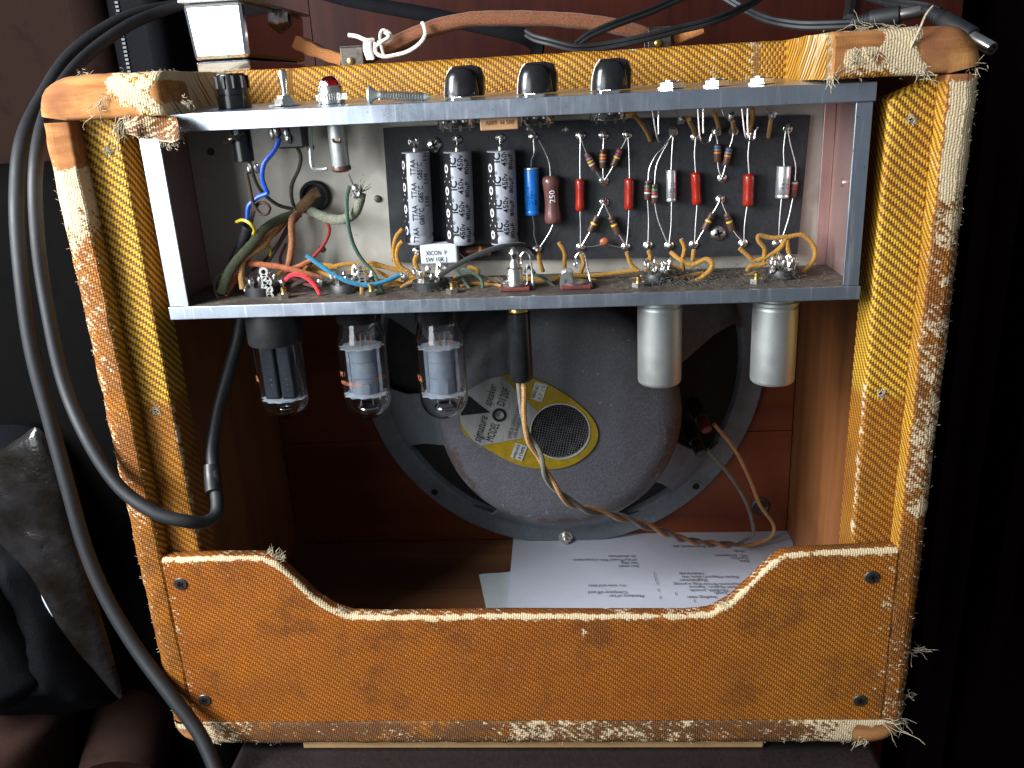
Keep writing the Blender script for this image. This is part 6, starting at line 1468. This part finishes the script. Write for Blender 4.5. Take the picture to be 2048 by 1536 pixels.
# soft luggage on the left
def pillow(name, outline, Y0, th, m, parent=None, lump=0.02, seed=0, n=30, tilt=0.0):
    """closed cushion-like solid: outline of photo points at depth Y0, bulging th to front and back"""
    P_ = spline([at(a, b_, Y0) for a, b_ in outline] + [at(*outline[0], Y0)], 4)[:-1]
    c = sum(P_, Vector()) / len(P_); m_ = len(P_); vs = []; fs = []
    for sgn in (-1, 1):
        for k in range(n):
            s = 1 - k / n
            for p in P_:
                q = c + (p - c) * s; h = math.sqrt(max(0, 1 - s ** 4)); f = noise.noise(Vector((q.x * 11, sgn * 3 + seed, q.z * 11))) + 0.9 * (0.5 - abs(noise.noise(Vector((q.x * 20 + q.z * 13, seed, q.z * 11 - q.x * 7))))) + 0.4 * (0.5 - abs(noise.noise(Vector((q.x * 55 + q.z * 20, seed, q.z * 40)))))
                q = q + Vector((0, sgn * (th * h + lump * f * h) + tilt * (q.z - c.z), 0)); vs.append(q)
        vs.append(c + Vector((0, sgn * th, 0)))
    half = n * m_ + 1
    for si in (0, 1):
        o = si * half
        for k in range(n - 1):
            for j in range(m_): fs.append((o + k * m_ + j, o + k * m_ + (j + 1) % m_, o + (k + 1) * m_ + (j + 1) % m_, o + (k + 1) * m_ + j))
        for j in range(m_): fs.append((o + (n - 1) * m_ + j, o + (n - 1) * m_ + (j + 1) % m_, o + half - 1))
    return MB().add(vs, fs).build(name, m, parent, angle=180)
su = thing('soft_suitcase', 'dark brown cloth suitcase with black zip standing behind on the left', 'suitcase', at(150, 700, 0.30))
MB().box((-0.60, 0.275, -0.30), (at(205, 100, 0.275).x, 0.42, 0.72)).build('case_body', 'canvas_case', su, bev=0.02)
MB().box((at(205, 100, 0.275).x + 0.001, 0.284, -0.30), (at(330, 100, 0.284).x, 0.43, 0.72)).build('case_edge', 'nylon', su, bev=0.012)
zx = at(240, 60, 0.28).x; mb = MB()
for k in range(160):
    z = 0.20 + 0.0030 * k; mb.box((zx - 0.0013, 0.2822, z), (zx + 0.0013, 0.2842, z + 0.0016))
zp = mb.build('zip_teeth', 'bakelite', su, smooth=False); zp['kind'] = 'stuff'
bg = thing('nylon_bag', 'black nylon bag with a clear vinyl pocket slumped at the lower left', 'bag', at(120, 1400, 0.08))
pillow('bag_body', [(-160, 900), (-60, 860), (30, 850), (85, 870), (130, 960), (150, 1060), (190, 1180), (240, 1300), (262, 1375), (180, 1400), (60, 1395), (-80, 1400), (-170, 1250)], 0.085, 0.045, 'nylon', bg, 0.014, 2)
pillow('bag_fold', [(-90, 1090), (0, 1110), (60, 1200), (105, 1300), (118, 1345), (60, 1385), (-40, 1395), (-100, 1280)], 0.050, 0.028, 'nylon', bg, 0.012, 5)
vp = [(-60, 935), (0, 902), (40, 875), (80, 858), (128, 950), (152, 1080), (196, 1210), (245, 1395), (190, 1340), (120, 1250), (60, 1150), (-20, 1060)]
pillow('vinyl_pocket', vp, 0.036, 0.0035, 'vinyl', bg, 0.006, 8)
pillow('pocket_card', [(60, 1060), (78, 1075), (100, 1150), (118, 1225), (112, 1240), (85, 1200), (72, 1130)], 0.044, 0.001, 'paper2', bg, 0.002, 9, 6)
br2 = thing('brown_bag', 'brown canvas bag with a rolled open end under the black nylon bag', 'bag', at(200, 1500, 0.05))
pillow('bag_body', [(-220, 1400), (-60, 1375), (60, 1380), (150, 1390), (148, 1480), (140, 1620), (-100, 1660), (-240, 1600)], 0.075, 0.05, 'canvas_brown', br2, 0.01, 3)
P_ = pxl([(300, 1330, .15), (275, 1420, .11), (258, 1490, .085), (240, 1570, .055)], 0, 8)
mb = MB().tube(P_, [0.031] * (len(P_)), 32, 0.02); mb.build('rolled_end', 'canvas_brown', br2)
e = P_[-1]; dd = (P_[-1] - P_[-2]).normalized()
